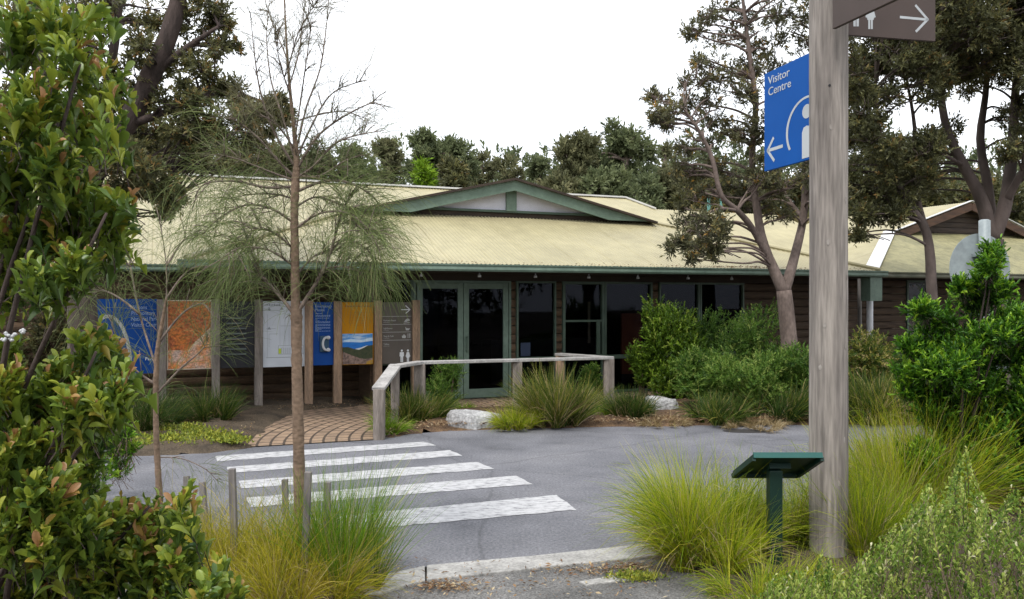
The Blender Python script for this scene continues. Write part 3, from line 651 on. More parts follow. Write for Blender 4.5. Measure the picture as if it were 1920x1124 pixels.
for a, e in ((.1,.86),(.4,.87),(.1,.57),(.66,.9)): m.poly([W(X(a),v-.003,Z(e)),W(X(a+.09),v-.003,Z(e)),W(X(a+.045),v-.003,Z(e+.045))])
for k in range(9): m.poly([W(X(.06+k*.04),v-.002,Z(.93)),W(X(.085+k*.04),v-.002,Z(.93)),W(X(.085+k*.04),v-.002,Z(.95+.01*(k%3))),W(X(.06+k*.04),v-.002,Z(.95))])
m.build('map_drawing', M_ink, o)
flat('map_key', [(X(.37),Z(.2)),(X(.43),Z(.2)),(X(.43),Z(.28)),(X(.37),Z(.28))], v-.002, pmat('lime_ink',(.45,.55,.05),None,5,.5), o)
# emergency phone panel
o, u0, u1, z0, z1, v = panel(587,625,567,685,M_blue); o['label'] = 'narrow blue emergency phone panel'
itext('Emergency', PX(590.5), zz(590,577), .066, v, M_lett2, o, .95); itext('Phone', PX(590.5), zz(590,584), .066, v, M_lett2, o, .95)
m = MB(); y = 588
while y < 622:
    x = 591
    while x < 618:
        w_ = random.uniform(2,5)
        if y > 590 or x < 604: m.poly([W(PX(x),v-.002,zz(600,y+.75)),W(PX(min(x+w_,619)),v-.002,zz(600,y+.75)),W(PX(min(x+w_,619)),v-.002,zz(600,y)),W(PX(x),v-.002,zz(600,y))])
        x += w_+.7
        if random.random() < .1: break
    y += 1.75 if random.random() < .85 else 3.4
m.build('small_print', M_lett2, o)
m = MB(); m.wbox(PX(599),PX(616),v-.05,v-.001,zz(607,660),zz(607,630)); hb = m.build('phone_plate', pmat('teal_grey_steel',(.045,.10,.16),(.03,.07,.12),6,.4), o, bevel=.012)
m = MB(); hs = []
for k in range(15):
    t = math.radians(75+210*k/14); hs.append(W(PX(610.5)+.062*math.cos(t)-.0, v-.085, zz(607,644.5)+.105*math.sin(t)))
m.tube(hs, [.026]+[.02]*13+[.026], 8)
for q in (hs[0], hs[-1]): m.tube([q-EVv*.0+EU*.014+EVv*.03, q+EU*.014-EVv*.022], [.032,.03], 12)
m.build('handset', M_white, o, smooth=True)
# orange panel with coast photograph
o, u0, u1, z0, z1, v = panel(640,700,567,684,M_orange); o['label'] = 'orange panel with a photograph of a beach below'
m = MB()
for y in range(586,612,3):
    for x in range(655,684,4):
        if random.random() < .85: m.poly([W(PX(x),v-.002,zz(670,y+.8)),W(PX(x+random.uniform(2,3.6)),v-.002,zz(670,y+.8)),W(PX(x+3),v-.002,zz(670,y)),W(PX(x),v-.002,zz(670,y))])
m.build('small_print', pmat('brown_ink',(.36,.15,.02),None,5,.6), o)
m = MB()
for x in range(646,692,5): m.poly([W(PX(x),v-.002,zz(670,576)),W(PX(x+random.uniform(3,4.5)),v-.002,zz(670,576)),W(PX(x+4),v-.002,zz(670,573)),W(PX(x),v-.002,zz(670,573.6))])
m.build('small_print', pmat('brown_ink_heading',(.30,.12,.02),None,5,.6), o)
ph = (641.5,698.5,626,683); fx = lambda f: PX(ph[0]+(ph[1]-ph[0])*f); fz = lambda f: zz(670, ph[2]+(ph[3]-ph[2])*f)
pic = [((.0,0),(1,0),(1,.30),(0,.30),'photo_sky',(.05,.25,.62),(.50,.62,.75)),
       ((0,.28),(1,.25),(1,.52),(0,.52),'photo_sea',(.015,.13,.48),(.02,.2,.58))]
for k, (a, c, e, g, nm, q1, q2) in enumerate(pic):
    flat('photograph', [(fx(a[0]),fz(a[1])),(fx(c[0]),fz(c[1])),(fx(e[0]),fz(e[1])),(fx(g[0]),fz(g[1]))][::-1], v-.0015*k, pmat(nm,q1,q2,7,.4,stretch=(1,1,3)), o)
def pp(nm, pts, c1, c2, k, sc=20): flat('photograph', [(fx(a),fz(c)) for a, c in pts][::-1], v-.0015*k, pmat(nm,c1,c2,sc,.5), o)
pp('photo_cloud', [(.05,.2),(.3,.17),(.6,.21),(1,.14),(1,.24),(.6,.29),(.2,.27),(.05,.25)], (.42,.6,.78), (.6,.72,.82), 2)
pp('photo_beach', [(.42,.5),(.62,.46),(.72,.42),(.84,.385),(.8,.44),(.66,.52),(.55,.55)], (.75,.74,.70), None, 3)
pp('photo_hills', [(0,.44),(.18,.43),(.36,.49),(.55,.53),(.72,.46),(.82,.4),(1,.38),(1,.85),(.6,.88),(0,.66)], (.03,.045,.02), (.06,.065,.03), 4)
pp('photo_rocks', [(0,.56),(.1,.62),(.3,.7),(.55,.8),(.75,.84),(1,.8),(1,1),(0,1)], (.30,.20,.16), (.10,.07,.06), 5, 25)
pp('photo_lichen', [(.8,.92),(1,.86),(1,1),(.78,1)], (.5,.25,.02), (.3,.2,.05), 6)
# taupe direction panel
o, u0, u1, z0, z1, v = panel(715,772,567,682,M_sgrey); o['label'] = 'taupe direction panel with arrow and toilet symbols'
def pxpoly(m, pts): m.poly([W(PX(a),v-.002,zz(743,c)) for a, c in pts])
def line(m, a, c, w=1.1):
    (x0,y0),(x1,y1) = a, c; L = math.hypot(x1-x0,y1-y0); nx, ny = -(y1-y0)/L*w/2, (x1-x0)/L*w/2
    pxpoly(m, [(x0+nx,y0+ny),(x0-nx,y0-ny),(x1-nx,y1-ny),(x1+nx,y1+ny)])
m = MB(); line(m,(752,581),(768.5,581),1.5); line(m,(760,573.5),(769,581.5),1.5); line(m,(760,588.5),(769,580.5),1.5); m.build('arrow', M_lett, o)
m = MB()
for y in (593.5,608.5,623,638): line(m,(716,y),(771,y),.7)
m.build('rule', M_lett3, o)
for k, (s, q) in enumerate((('Norman Beach','600 m'),('Lighthouse','Walks'),('Shop & Café','250 m'),('Toilets','250 m'))):
    itext(s, PX(718.5), zz(743,602.5+k*14.7), .04, v, M_lett3, o, .9)
    m = MB(); x = 718.5
    for _ in range(4): w_ = random.uniform(1.5,3); pxpoly(m, [(x,605+k*14.7),(x+w_,605+k*14.7),(x+w_,603.7+k*14.7+1.9-1),(x,603.7+k*14.7+.8)]); x += w_+.5
    m.build('small_print', M_lett3, o)
m = MB(); pxpoly(m,[(757,604),(760,600),(764,597.5),(767,599),(768,602),(765,602.5),(762,604)]); pxpoly(m,[(756,606),(768,604.8),(768,605.8),(756,607)])
pxpoly(m,[(759,613),(762,616),(767,616.5),(769,615),(766,620),(761,620)]); 
pxpoly(m,[(753,630),(761,630),(760,634.5),(754,634.5)]); pxpoly(m,[(755,630),(757,627),(759.5,630)]); pxpoly(m,[(764,626),(765.2,626),(765.2,634.5),(764,634.5)]); pxpoly(m,[(767,626),(769,626),(768.6,634.5),(767.4,634.5)])
m.build('symbol', M_lett3, o)
def person_sym(m, cx, top, h, skirt, f):
    r = h*.085; f([(cx+r*1.0*math.cos(k/12*6.283), top+r+r*math.sin(k/12*6.283)) for k in range(12)])
    s = h/24.
    if skirt: f([(cx-2.2*s,top+5*s),(cx+2.2*s,top+5*s),(cx+4.6*s,top+13.5*s),(cx+3.2*s,top+14*s),(cx+2.6*s,top+16*s),(cx+2*s,top+16*s),(cx+2*s,top+24*s),(cx+.3*s,top+24*s),(cx+.3*s,top+16*s),(cx-.3*s,top+16*s),(cx-.3*s,top+24*s),(cx-2*s,top+24*s),(cx-2*s,top+16*s),(cx-2.6*s,top+16*s),(cx-3.2*s,top+14*s),(cx-4.6*s,top+13.5*s)])
    else: f([(cx-3.9*s,top+5*s),(cx+3.9*s,top+5*s),(cx+4.2*s,top+13*s),(cx+2.6*s,top+13*s),(cx+2.4*s,top+24*s),(cx+.3*s,top+24*s),(cx+.3*s,top+15*s),(cx-.3*s,top+15*s),(cx-.3*s,top+24*s),(cx-2.4*s,top+24*s),(cx-2.6*s,top+13*s),(cx-4.2*s,top+13*s)])
m = MB(); person_sym(m, 753, 656, 23.5, False, lambda q: pxpoly(m, q)); person_sym(m, 764.5, 656, 23.5, True, lambda q: pxpoly(m, q)); m.build('symbol', M_lett, o)

# timber railing
rl = thing('timber_railing', G(785,790), 'low weathered timber railing in front of the glass doors', 'railing')
def rpt(px, py, z): d = (H-z)*F/(py-562); return P(px, py, d)
rail_pts = [rpt(711,728,.66), rpt(741,688,.86), rpt(787,681,.87), rpt(970,676.5,.85), rpt(1141,672,.845), rpt(1050,665.5,.845)]
m = MB()
def post(m, px, zt, w=.075, at=None):
    c = at; m.box((c.x,c.y,zt/2-.03), (w,0,0), (0,w,0), (0,0,zt/2+.03))
for k, (p_, w) in enumerate(zip(rail_pts, (.07,.055,.08,.075,.085,.075))):
    m = MB(); post(m, 0, p_.z-.012, w, p_); m.build('post', M_post if k != 5 else M_postw, rl, bevel=.006)
m = MB()
for a, c in zip(rail_pts[:-1], rail_pts[1:]):
    d = c-a; L = d.length; d.normalize(); s = d.cross(UP).normalized(); m.box((a+c)/2+UP*.006, d*(L/2+.05), s*.085, d.cross(s)*-.022)
m.build('handrail', pmat('grey_bleached_timber', (.40,.385,.37), (.26,.25,.24), 2.5, .8, .4, 20, stretch=(2,2,2), fine=(18,.2)), rl, bevel=.006)

# rocks
M_rock = pmat('pale_granite', (.42,.42,.42), (.25,.245,.245), 3, .85, .8, 14, fine=(30,.35))
def rock(px0, px1, y0, y1, label):
    d = G(0, y1-1).y+.25; w = (px1-px0)/F*d/2; h = (y1-y0)/F*d; c = P((px0+px1)/2, y1, d); c.z = 0
    t = MB(); nu, nv = 26, 12
    for j in range(nv+1):
        for i in range(nu):
            a = 2*math.pi*i/nu; e = math.pi/2*j/nv
            k = 1+.10*math.sin(3*a+1.3)+.06*math.sin(7*a)+random.uniform(-.03,.03)
            z = h*min(1,1.25*math.sin(e)**.8)*(1-.18*math.cos(a+.4)*math.cos(e))*(1+random.uniform(-.04,.04))
            t.v.append(Vector((c.x+w*k*math.cos(a)*math.cos(e)**.5, c.y+w*.55*k*math.sin(a)*math.cos(e)**.5, z-.02)))
    for j in range(nv):
        for i in range(nu): t.f.append([j*nu+i, j*nu+(i+1)%nu, (j+1)*nu+(i+1)%nu, (j+1)*nu+i])
    o = t.build('rock', M_rock, None); tag(o, label, 'rock', 'pale rocks in the garden bed')
rock(832,942,777,808,'pale granite rock with flat top between the sedge clump and grass tuft'); rock(1206,1272,750,784,'smaller pale rock tucked under the green shrubs')

# ---------------------------------------------------------------- signpost in the foreground
M_pole = pmat('weathered_round_pole', (.33,.295,.265), (.175,.155,.142), 1.4, .85, .6, 10, stretch=(6,6,.45), fine=(9,.3))
pc = G(1553.5, 1058); pr = 34.5/F*pc.y
sp = thing('signpost', pc, 'tall round timber signpost carrying one blue and two brown signs', 'signpost')
m = MB(); zs = np.linspace(-.1, 4.3, 46); m.tube([(pc.x,pc.y,z) for z in zs], [pr*(1+.012*math.sin(z*2.1)+random.uniform(-.004,.004)) for z in zs], 40); m.build('pole', M_pole, sp, smooth=True)
M_knot = pmat('pale_knot', (.36,.33,.305), (.25,.225,.205), 20, .8)
m = MB()
for (x,y) in ((1540,455),(1576,375),(1575,650),(1572,825),(1528,690),(1535,610),(1580,520),(1560,905),(1545,240)):
    a = math.asin((x-1553.5)/36); p_ = Vector((pc.x+pr*math.sin(a), pc.y-pr*math.cos(a), H-(y-562)/F*(pc.y-pr*.8))); n_ = Vector((math.sin(a),-math.cos(a),0)); s_ = UP.cross(n_)
    m.poly([p_+n_*.002+s_*.012*math.cos(k/10*6.28)*random.uniform(.6,1.2)+UP*.02*math.sin(k/10*6.28)*random.uniform(.7,1.2) for k in range(10)])
m.build('knot', M_knot, sp)
m = MB(); p_ = Vector((pc.x-pr*.3, pc.y-pr*.96, H+402/F*(pc.y-pr))); m.tube([p_-Vector((0,.004,0)),p_+Vector((0,.01,0))],[.008,.008],8); m.build('bolt_hole', M_black, sp)
# blue sign: a flat board fixed behind the pole, running away to the left
bl, brt = P(1433,321,6.55), P(1519,300,5.97); dirb = (brt-bl); dirb.z = 0; Lb = dirb.length; dirb.normalize()
zb_ = (bl.z+brt.z)/2; zt_ = (P(1433,140,6.55).z+P(1519,98,5.97).z)/2; back = Vector((-dirb.y, dirb.x, 0))
if back.y < 0: back = -back
B0 = Vector((bl.x,bl.y,zb_)); Wb = Lb*1.22; Hb = zt_-zb_
m = MB(); m.box(B0+dirb*Wb/2+UP*Hb/2+back*.012, dirb*Wb/2, back*.012, UP*Hb/2); bs = m.build('sign_board', M_bright, sp, bevel=.003); bs['label'] = 'blue board reading Visitor Centre'
def bp_(f, g): return B0+dirb*(f*Lb)+UP*(g*Hb)-back*.0015
def onb(px, py):                          # pixel to place on the board
    t = Vector(((px-960)/F, 1, -(py-562)/F)); n = back; s = (B0-Vector((0,0,H))).dot(n)/t.dot(n); p_ = Vector((0,0,H))+t*s; r = p_-B0; return r.dot(dirb)/Lb, r.z/Hb
M_slet = pmat('sign_white', (.50,.53,.55), None, 5, .45)
for s, y in (('Visitor',160),('Centre',181)):
    f, g = onb(1440.5, y); text(s, dirb, UP, bp_(f, g), .088, M_slet, bs, 1.22)
def bline(m, a, c, w):
    q0, q1 = bp_(*onb(*a)), bp_(*onb(*c)); d = (q1-q0).normalized(); s = d.cross(back)*w/2; m.poly([q0+s,q0-s,q1-s,q1+s])
m = MB(); 
for a, c in (((1440,283),(1468,274)),((1439,284),(1451,258)),((1439,282),(1452,302))): bline(m, a, c, .024)
m.build('arrow', M_slet, bs)
m = MB(); fc, g0 = onb(1513,250); fl, _ = onb(1474,250); _, gt = onb(1513,180); rf = (fc-fl)*Lb; gm = .30; rz = (gt-gm)*Hb
for k in range(40):
    a0, a1 = math.radians(-32+ (212+32)*k/40), math.radians(-32+(212+32)*(k+1)/40)
    q = []
    for an, r_ in ((a0,1),(a1,1),(a1,.9),(a0,.9)): q.append(bp_(fc,gm)+dirb*rf*r_*math.cos(an)+UP*(rz*math.sin(an)*(r_ if r_==1 else .93)))
    m.poly(q)
m.build('emblem', M_slet, bs)
m = MB(); c_ = bp_(*onb(1513,209)); m.poly([c_+dirb*.055*math.cos(k/24*6.283)+UP*.05*math.sin(k/24*6.283) for k in range(24)])
b0 = bp_(*onb(1512.5,296)); hh = (onb(1513,236)[1]-onb(1513,296)[1])*Hb
m.poly([b0-dirb*.055, b0+dirb*.055, b0+dirb*.055+UP*hh*.82, b0+dirb*.035+UP*hh*.97, b0-dirb*.0+UP*hh, b0-dirb*.035+UP*hh*.97, b0-dirb*.055+UP*hh*.82]); m.build('emblem', M_slet, bs)
# brown sign running towards the camera, fixed to the front of the pole
a0 = P(1561,55,5.60); a1 = P(1678,0,5.60*507/562); a1.z = a0.z; da = (a1-a0).normalized(); na = Vector((da.y,-da.x,0))
if na.x > 0: na = -na
m = MB(); m.box(a0+da*.46+UP*.22-na*.012, da*.46, na*.013, UP*.22); s2 = m.build('sign_board', M_brown, sp, bevel=.003); s2['label'] = 'brown board pointing towards the viewer'
# brown sign behind the pole with toilets symbol and arrow
c0 = P(1586,66,5.98); c1 = P(1754,78,5.98*496/484); c1.z = c0.z; dc = (c1-c0).normalized(); nc = Vector((dc.y,-dc.x,0))
if nc.y > 0: nc = -nc
Lc = (c1-c0).length; c0 = c0-dc*.2; Lc += .2
m = MB(); m.box(c0+dc*Lc/2+UP*.22-nc*.012, dc*Lc/2, nc*.012, UP*.22); s3 = m.build('sign_board', M_brown, sp, bevel=.003); s3['label'] = 'brown board with toilet symbols and right arrow'
def onc(px, py):
    t = Vector(((px-960)/F, 1, -(py-562)/F)); s = (c0-Vector((0,0,H))).dot(nc)/t.dot(nc); return Vector((0,0,H))+t*s+nc*.0015
def cline(m, a, c, w): 
    q0, q1 = onc(*a), onc(*c); d = (q1-q0).normalized(); s = d.cross(nc)*w/2; m.poly([q0+s,q0-s,q1-s,q1+s])
m = MB()
for a, c in (((1687,32.5),(1740,37.5)),((1716,10),(1740,38)),((1717,60),(1740,36))): cline(m, a, c, .018)
m.build('arrow', M_slet, s3)
m = MB(); f = lambda q: m.poly([onc(a,c) for a, c in q]); person_sym(m, 1605, 0, 50, False, f); person_sym(m, 1632, 4, 51, True, f); m.build('symbol', M_slet, s3)

# green lectern sign
M_lect = pmat('dark_green_lectern', (.010,.032,.026), (.008,.026,.02), 4, .45)
M_lect2 = pmat('teal_lectern_edge', (.022,.105,.09), (.018,.085,.075), 4, .4)
lc = G(1452,1078); dl = lc.y
ls = thing('lectern_sign', lc, 'dark green lectern sign on a single post beside the round timber pole', 'lectern')
A_ = P(1413,857,dl-.12); B_ = P(1541,850,dl-.12); B_.z = A_.z; C_ = P(1374,889,dl+.2); D_ = C_+(B_-A_)
ex = (B_-A_).normalized(); ey = (C_-A_); nn = ex.cross(ey).normalized()
if nn.z < 0: nn = -nn
m = MB(); m.prism([A_,B_,D_,C_], nn*.02); m.build('panel', M_lect, ls, bevel=.003)
m = MB(); m.box((A_+B_)/2-ey.normalized()*.006+nn*.008, ex*(B_-A_).length/2*1.01, ey.normalized()*.006, nn*.018)
m.build('rim', M_lect2, ls)
m = MB(); dn = -nn
for a, c in ((A_,C_),(B_,D_),(C_,D_)):
    d = (c-a); L = d.length; d.normalize(); s = d.cross(nn); m.box((a+c)/2+dn*.014, d*L/2, s*.012, nn*.013)
m.build('rim', M_lect, ls)
m = MB(); cc = (A_+B_+C_+D_)/4; m.xbox(lc.x-.042, lc.x+.042, lc.y-.042, lc.y+.042, -.05, cc.z-.02); m.build('post', M_lect, ls, bevel=.005)
m = MB(); m.box(cc+dn*.02, ex*.07, ey.normalized()*.06, nn*.018); m.build('bracket', M_lect, ls)

# round road sign seen from behind
M_galv = pmat('galvanised_steel', (.30,.34,.35), (.23,.265,.275), 4, .5, 0, metal=.1, fine=(20,.12))
rd = 7.9; rs0 = P(1846,562,rd); rs0.z = 0
rs = thing('road_sign', rs0, 'round grey road sign seen from behind above the bright green bush', 'road sign')
zc = H-(503-562)/F*rd; R_ = .325
m = MB(); m.tube([(rs0.x,rs0.y,-.05),(rs0.x,rs0.y,H+148/F*rd),(rs0.x,rs0.y,H+150/F*rd)], [.05,.05,.03], 16); m.build('post', M_galv, rs, smooth=True)
sd = Vector((.98,.2,0)).normalized(); sn = Vector((sd.y,-sd.x,0))
def disc(m, c, rx, rz, n=40, th=.004): m.prism([c+sd*rx*math.cos(k/n*6.283)+UP*rz*math.sin(k/n*6.283) for k in range(n)], -sn*th)
m = MB(); disc(m, Vector((rs0.x,rs0.y,zc))-sn*.056, R_, R_); m.build('sign_disc', M_galv, rs)
m = MB()
for z in (zc+.12, zc-.12): m.box((rs0.x,rs0.y,z), sd*.09, sn*.058, UP*.015)
m.build('bracket', M_galv, rs)
m = MB(); c_ = P(1862,660,rd+.1); q = .33; m.prism([c_+UP*q, c_+sd*q*1.0, c_-UP*q, c_-sd*q], -sn*.004); m.build('diamond_plate', pmat('dark_steel_plate',(.10,.12,.125),(.07,.085,.09),4,.5,metal=.2), rs)

# short bollard post by the road
bo = G(1630,940); m = MB(); m.tube([(bo.x,bo.y,-.05),(bo.x,bo.y,.50),(bo.x,bo.y,.515)], [.11,.11,.10], 14, .02)
o = m.build('bollard', pmat('old_grey_log', (.30,.28,.24), (.06,.055,.05), 3, .9, .8, 20, stretch=(5,5,.8)), None); tag(o, 'short split log bollard standing in the tall grass by the road', 'bollard')

# timber stakes round the young trees
def stake(top, bot, d0, label):
    t, b_ = P(*top, d0[0]), P(*bot, d0[1]); b_.z = -.1
    m = MB(); d = t-b_; L = d.length; d.normalize(); s = d.cross(Vector((0,1,0))).normalized(); m.box((t+b_)/2, s*.02, d.cross(s)*.02, d*L/2)
    o = m.build('stake', M_stake, None, bevel=.004); tag(o, label, 'stake', 'timber stakes round the young trees')
M_stake = pmat('grey_stake_timber', (.22,.20,.19), (.12,.11,.105), 4, .85, .5, 20, stretch=(5,5,.8))
stake((435,879),(443,1080),(5.4,5.4),'tall upright timber stake at the left edge of the golden tussock')
stake((379,904),(392,1010),(5.9,5.8),'leaning timber stake left of the tall upright one')
stake((350,893),(351,1010),(6.3,6.2),'timber stake half hidden behind the glossy shrub leaves')
stake((534,899),(539,960),(6.1,6.1),'short timber stake just left of the casuarina trunk')
stake((578,885),(568,1100),(5.2,5.2),'leaning timber stake in front of the casuarina trunk')
stake((614,904),(611,1030),(5.6,5.6),'timber stake in the green reeds right of the casuarina trunk')
# ---------------------------------------------------------------- plant materials
M_bark = pmat('grey_brown_bark', (.26,.205,.17), (.13,.10,.085), 3, .9, .9, 14, stretch=(4,4,1), fine=(25,.3))
M_barkd = pmat('dark_bark', (.085,.062,.055), (.045,.034,.03), 3, .9, .9, 14, stretch=(4,4,1))
M_barkp = pmat('pinkish_smooth_bark', (.19,.145,.125), (.11,.082,.07), 2.2, .85, .6, 10, stretch=(2,2,1), fine=(14,.25))
M_barkr = pmat('shaded_grey_bark', (.13,.10,.088), (.07,.054,.047), 2.2, .85, .7, 10, stretch=(2,2,1))  # bark tone lowered, shade on the trunks is painted into the colour
M_barkc = pmat('ringed_young_bark', (.24,.165,.115), (.15,.105,.075), 2.0, .85, .45, 18, stretch=(2,2,2.4), fine=(18,.25))
M_twig = pmat('twig_bark', (.17,.12,.09), (.10,.07,.055), 8, .9)
L_gloss = leafmat('glossy_shrub_leaf', [(0,(.040,.090,.024)),(.35,(.105,.175,.032)),(.62,(.20,.28,.034)),(.88,(.36,.40,.05)),(.965,(.37,.25,.05)),(1,(.40,.22,.10))], .3, .38, .5)
L_bright = leafmat('bright_green_leaf', [(0,(.018,.06,.008)),(.45,(.06,.17,.014)),(.75,(.17,.36,.022)),(1,(.36,.54,.04))], .35, .4, .4)
L_pale = leafmat('pale_daisy_leaf', [(0,(.025,.07,.008)),(.45,(.16,.26,.03)),(.8,(.42,.48,.11)),(.95,(.52,.55,.20)),(1,(.66,.64,.42))], .35, .6, .3)
L_grass = leafmat('yellow_green_grass', [(0,(.06,.12,.008)),(.35,(.20,.30,.012)),(.65,(.44,.49,.02)),(.86,(.58,.52,.06)),(1,(.60,.52,.26))], .45, .55, .3)
L_green = leafmat('green_reed', [(0,(.04,.10,.008)),(.5,(.13,.26,.014)),(.85,(.27,.38,.025)),(1,(.5,.45,.2))], .4, .5, .3)
L_gold = leafmat('golden_grass', [(0,(.10,.14,.008)),(.35,(.26,.26,.012)),(.7,(.46,.40,.025)),(.9,(.52,.40,.07)),(1,(.56,.46,.24))], .42, .55, .3)
L_straw = leafmat('straw', [(0,(.20,.14,.06)),(.5,(.34,.25,.12)),(1,(.5,.42,.27))], .3, .7)
L_sedge = leafmat('olive_sedge', [(0,(.018,.040,.008)),(.45,(.05,.095,.014)),(.75,(.16,.19,.025)),(.92,(.34,.28,.06)),(1,(.46,.38,.17))], .3, .5, .3)
L_bed = leafmat('grey_green_shrub_leaf', [(0,(.022,.060,.010)),(.5,(.075,.16,.020)),(.8,(.16,.26,.04)),(1,(.30,.37,.09))], .33, .5, .3)
L_bedg = leafmat('fresh_shrub_leaf', [(0,(.03,.06,.009)),(.5,(.085,.16,.014)),(.85,(.20,.32,.025)),(1,(.30,.36,.06))], .3, .45, .3)
L_dark = leafmat('dark_tree_leaf', [(0,(.05,.054,.026)),(.5,(.115,.12,.053)),(.8,(.20,.195,.07)),(.95,(.22,.165,.06)),(1,(.30,.18,.06))], .35, .5, .3)
L_bank = leafmat('banksia_leaf', [(0,(.06,.06,.036)),(.45,(.13,.132,.07)),(.75,(.21,.20,.085)),(.92,(.30,.22,.08)),(1,(.48,.26,.05))], .38, .5, .3)
L_far = leafmat('far_tree_leaf', [(0,(.07,.09,.045)),(.5,(.145,.175,.083)),(1,(.24,.265,.13))], .35, .6, .2)
L_farb = leafmat('far_brown_green_leaf', [(0,(.08,.086,.046)),(.5,(.16,.165,.082)),(1,(.26,.25,.13))], .35, .6, .2)
L_lime = leafmat('lime_tree_leaf', [(0,(.07,.14,.01)),(.5,(.14,.25,.014)),(1,(.25,.37,.03))], .3, .6, .2)
L_cas = leafmat('casuarina_needles', [(0,(.07,.10,.036)),(.5,(.145,.19,.066)),(.85,(.23,.28,.095)),(1,(.30,.26,.14))], .3, .6, .2)
L_casd = leafmat('brown_needles', [(0,(.09,.085,.05)),(.5,(.15,.14,.08)),(1,(.21,.20,.12))], .2, .7, .2)

# ---------------------------------------------------------------- grasses and sedges
def tussock(name, label, cat, loc, h, r, n, mat, w=.005, droop=.9, lean=.5, group=None, tilt=(0,0), straw=0, tmean=.5, seg=5, z=.0, stiff=0):
    t = thing(name, (loc[0],loc[1],z), label, cat, group)
    NT = max(8, int(26*r)); TI = [rng.uniform(0,6.283,NT), np.sqrt(rng.random(NT)), rng.uniform(.5,1.5,NT), rng.uniform(.7,1.12,NT), rng.uniform(.6,1.5,NT), rng.normal(0,.1,NT)]
    def part(nm, n, mt, hs, tm, dr, ww):
        nc = NT; ti = rng.integers(0, nc, n); a = TI[0][ti]; q = TI[1][ti]
        Pp = np.stack([loc[0]+np.cos(a)*q*r*.42, loc[1]+np.sin(a)*q*r*.42, np.full(n, z-.02)], -1)+rng.normal(size=(n,3))*np.array([.022,.022,0])*r
        le = lean*(q*.75+.1)*TI[2][ti]; D = np.stack([np.cos(a)*le+tilt[0], np.sin(a)*le+tilt[1], np.ones(n)], -1)+rng.normal(size=(n,3))*np.array([.26,.26,.1])*(.45+lean)
        LL = h*hs*TI[3][ti]*rng.uniform(.4,1.2,n)
        ribbons(nm, Pp, D, LL, dr*TI[4][ti]*rng.uniform(.2,1.5,n)+.1, ww*rng.uniform(.6,1.4,n), np.clip(rng.normal(tm,.2,n)+TI[5][ti],0,1), mt, t, seg, .07)
    part('blades', n, mat, 1.05, tmean, droop, w)
    if straw: part('dry_blades', int(n*straw), L_straw, .85, .5, droop*1.35, w*.9)
    return t
g1 = 'grass tussocks beside the near kerb'
tussock('grass_tussock','tall yellow green grass tussock on the kerb edge left of the lectern','grass tussock',G(1315,1060),.74,.74,4200,L_grass,.0054,1.25,.40,g1,tilt=(-.10,0),straw=.28,tmean=.5)
tussock('grass_tussock','yellow green tussock between the lectern post and the timber pole','grass tussock',G(1480,1015),.62,.62,1500,L_grass,.0046,1.1,.6,g1,straw=.35)
tussock('grass_tussock','low grass tussock at the foot of the lectern','grass tussock',G(1425,1135),.36,.62,1700,L_grass,.0048,1.4,.8,g1,straw=.2)
tussock('grass_tussock','tall golden green grass right of the pole and bollard','grass tussock',G(1700,985),.98,.78,3800,L_grass,.0055,.9,.42,g1,tilt=(.04,0),straw=.45,tmean=.55)
tussock('grass_tussock','green grass clump directly right of the timber pole foot','grass tussock',G(1622,1045),.72,.66,2000,L_grass,.005,.8,.42,g1,straw=.3,tmean=.35)
tussock('grass_tussock','dry brown grass clump behind the pale leaved daisy bush','grass tussock',G(1770,960),.85,.8,1700,L_gold,.005,.9,.5,g1,straw=.7,tmean=.4)
tussock('grass_tussock','straw coloured low grass between pole foot and daisy bush','grass tussock',G(1600,1128),.36,.5,900,L_grass,.0045,1.5,.9,g1,straw=.9)
tussock('grass_tussock','dry grass tuft at the right edge under the green bush','grass tussock',G(1890,945),.8,.7,1500,L_gold,.005,.9,.5,g1,straw=.5)
tussock('grass_tussock','golden arching tussock round the tall stake and casuarina trunk','grass tussock',(-1.70,5.45),.60,.92,3000,L_gold,.0046,1.5,.75,g1,tilt=(-.12,0),straw=.35,tmean=.48)
tussock('grass_tussock','bright golden low tussock below the crooked stake','grass tussock',(-1.28,4.95),.48,.72,2200,L_gold,.0046,1.4,.75,g1,straw=.35,tmean=.6)
tussock('reed_clump','upright green reeds right of the casuarina trunk','reeds',(-1.13,5.45),.72,.54,1300,L_green,.0042,.38,.34,g1,tilt=(.07,0),straw=.12,tmean=.5)
tussock('grass_tussock','straw and green tuft between the leaning stakes on the left','grass tussock',(-2.15,5.75),.5,.6,900,L_gold,.0042,1.3,.7,g1,straw=.4)
tussock('reed_clump','thin grey reeds leaning over the road edge','reeds',(-.98,5.25),.72,.36,500,L_green,.0036,.35,.42,g1,tilt=(.16,0),straw=.5,tmean=.3)
g2 = 'sedges and grass tufts in the building bed'
def bedt(px, yb, wpx, hpx, label, mat, n, w=.008, droop=.6, lean=.55, straw=.15, tm=.5, name='sedge_clump', cat='sedge'):
    p_ = G(px, yb); s = p_.y/F; return tussock(name, label, cat, p_, hpx*s*.80, wpx*s*.95, int(n*1.4), mat, w, droop*1.2, lean*1.15, g2, straw=straw, tmean=tm, seg=4, z=.04)
bedt(775,797,110,80,'spiky olive sedge clump just inside the railing corner',L_sedge,1700,.010,.35,.6,.2,.55)
bedt(722,818,62,55,'bright green tuft at the foot of the front railing post',L_green,500,.008,.9,.7,.1,.6,'grass_tuft','grass tuft')
bedt(965,806,80,58,'fine yellow green grass tuft right of the granite rock',L_grass,1300,.006,.9,.6,.25,.5,'grass_tuft','grass tuft')
bedt(1045,800,100,118,'large spiky olive sedge clump with dry tips by the railing',L_sedge,2100,.011,.35,.55,.3,.6)
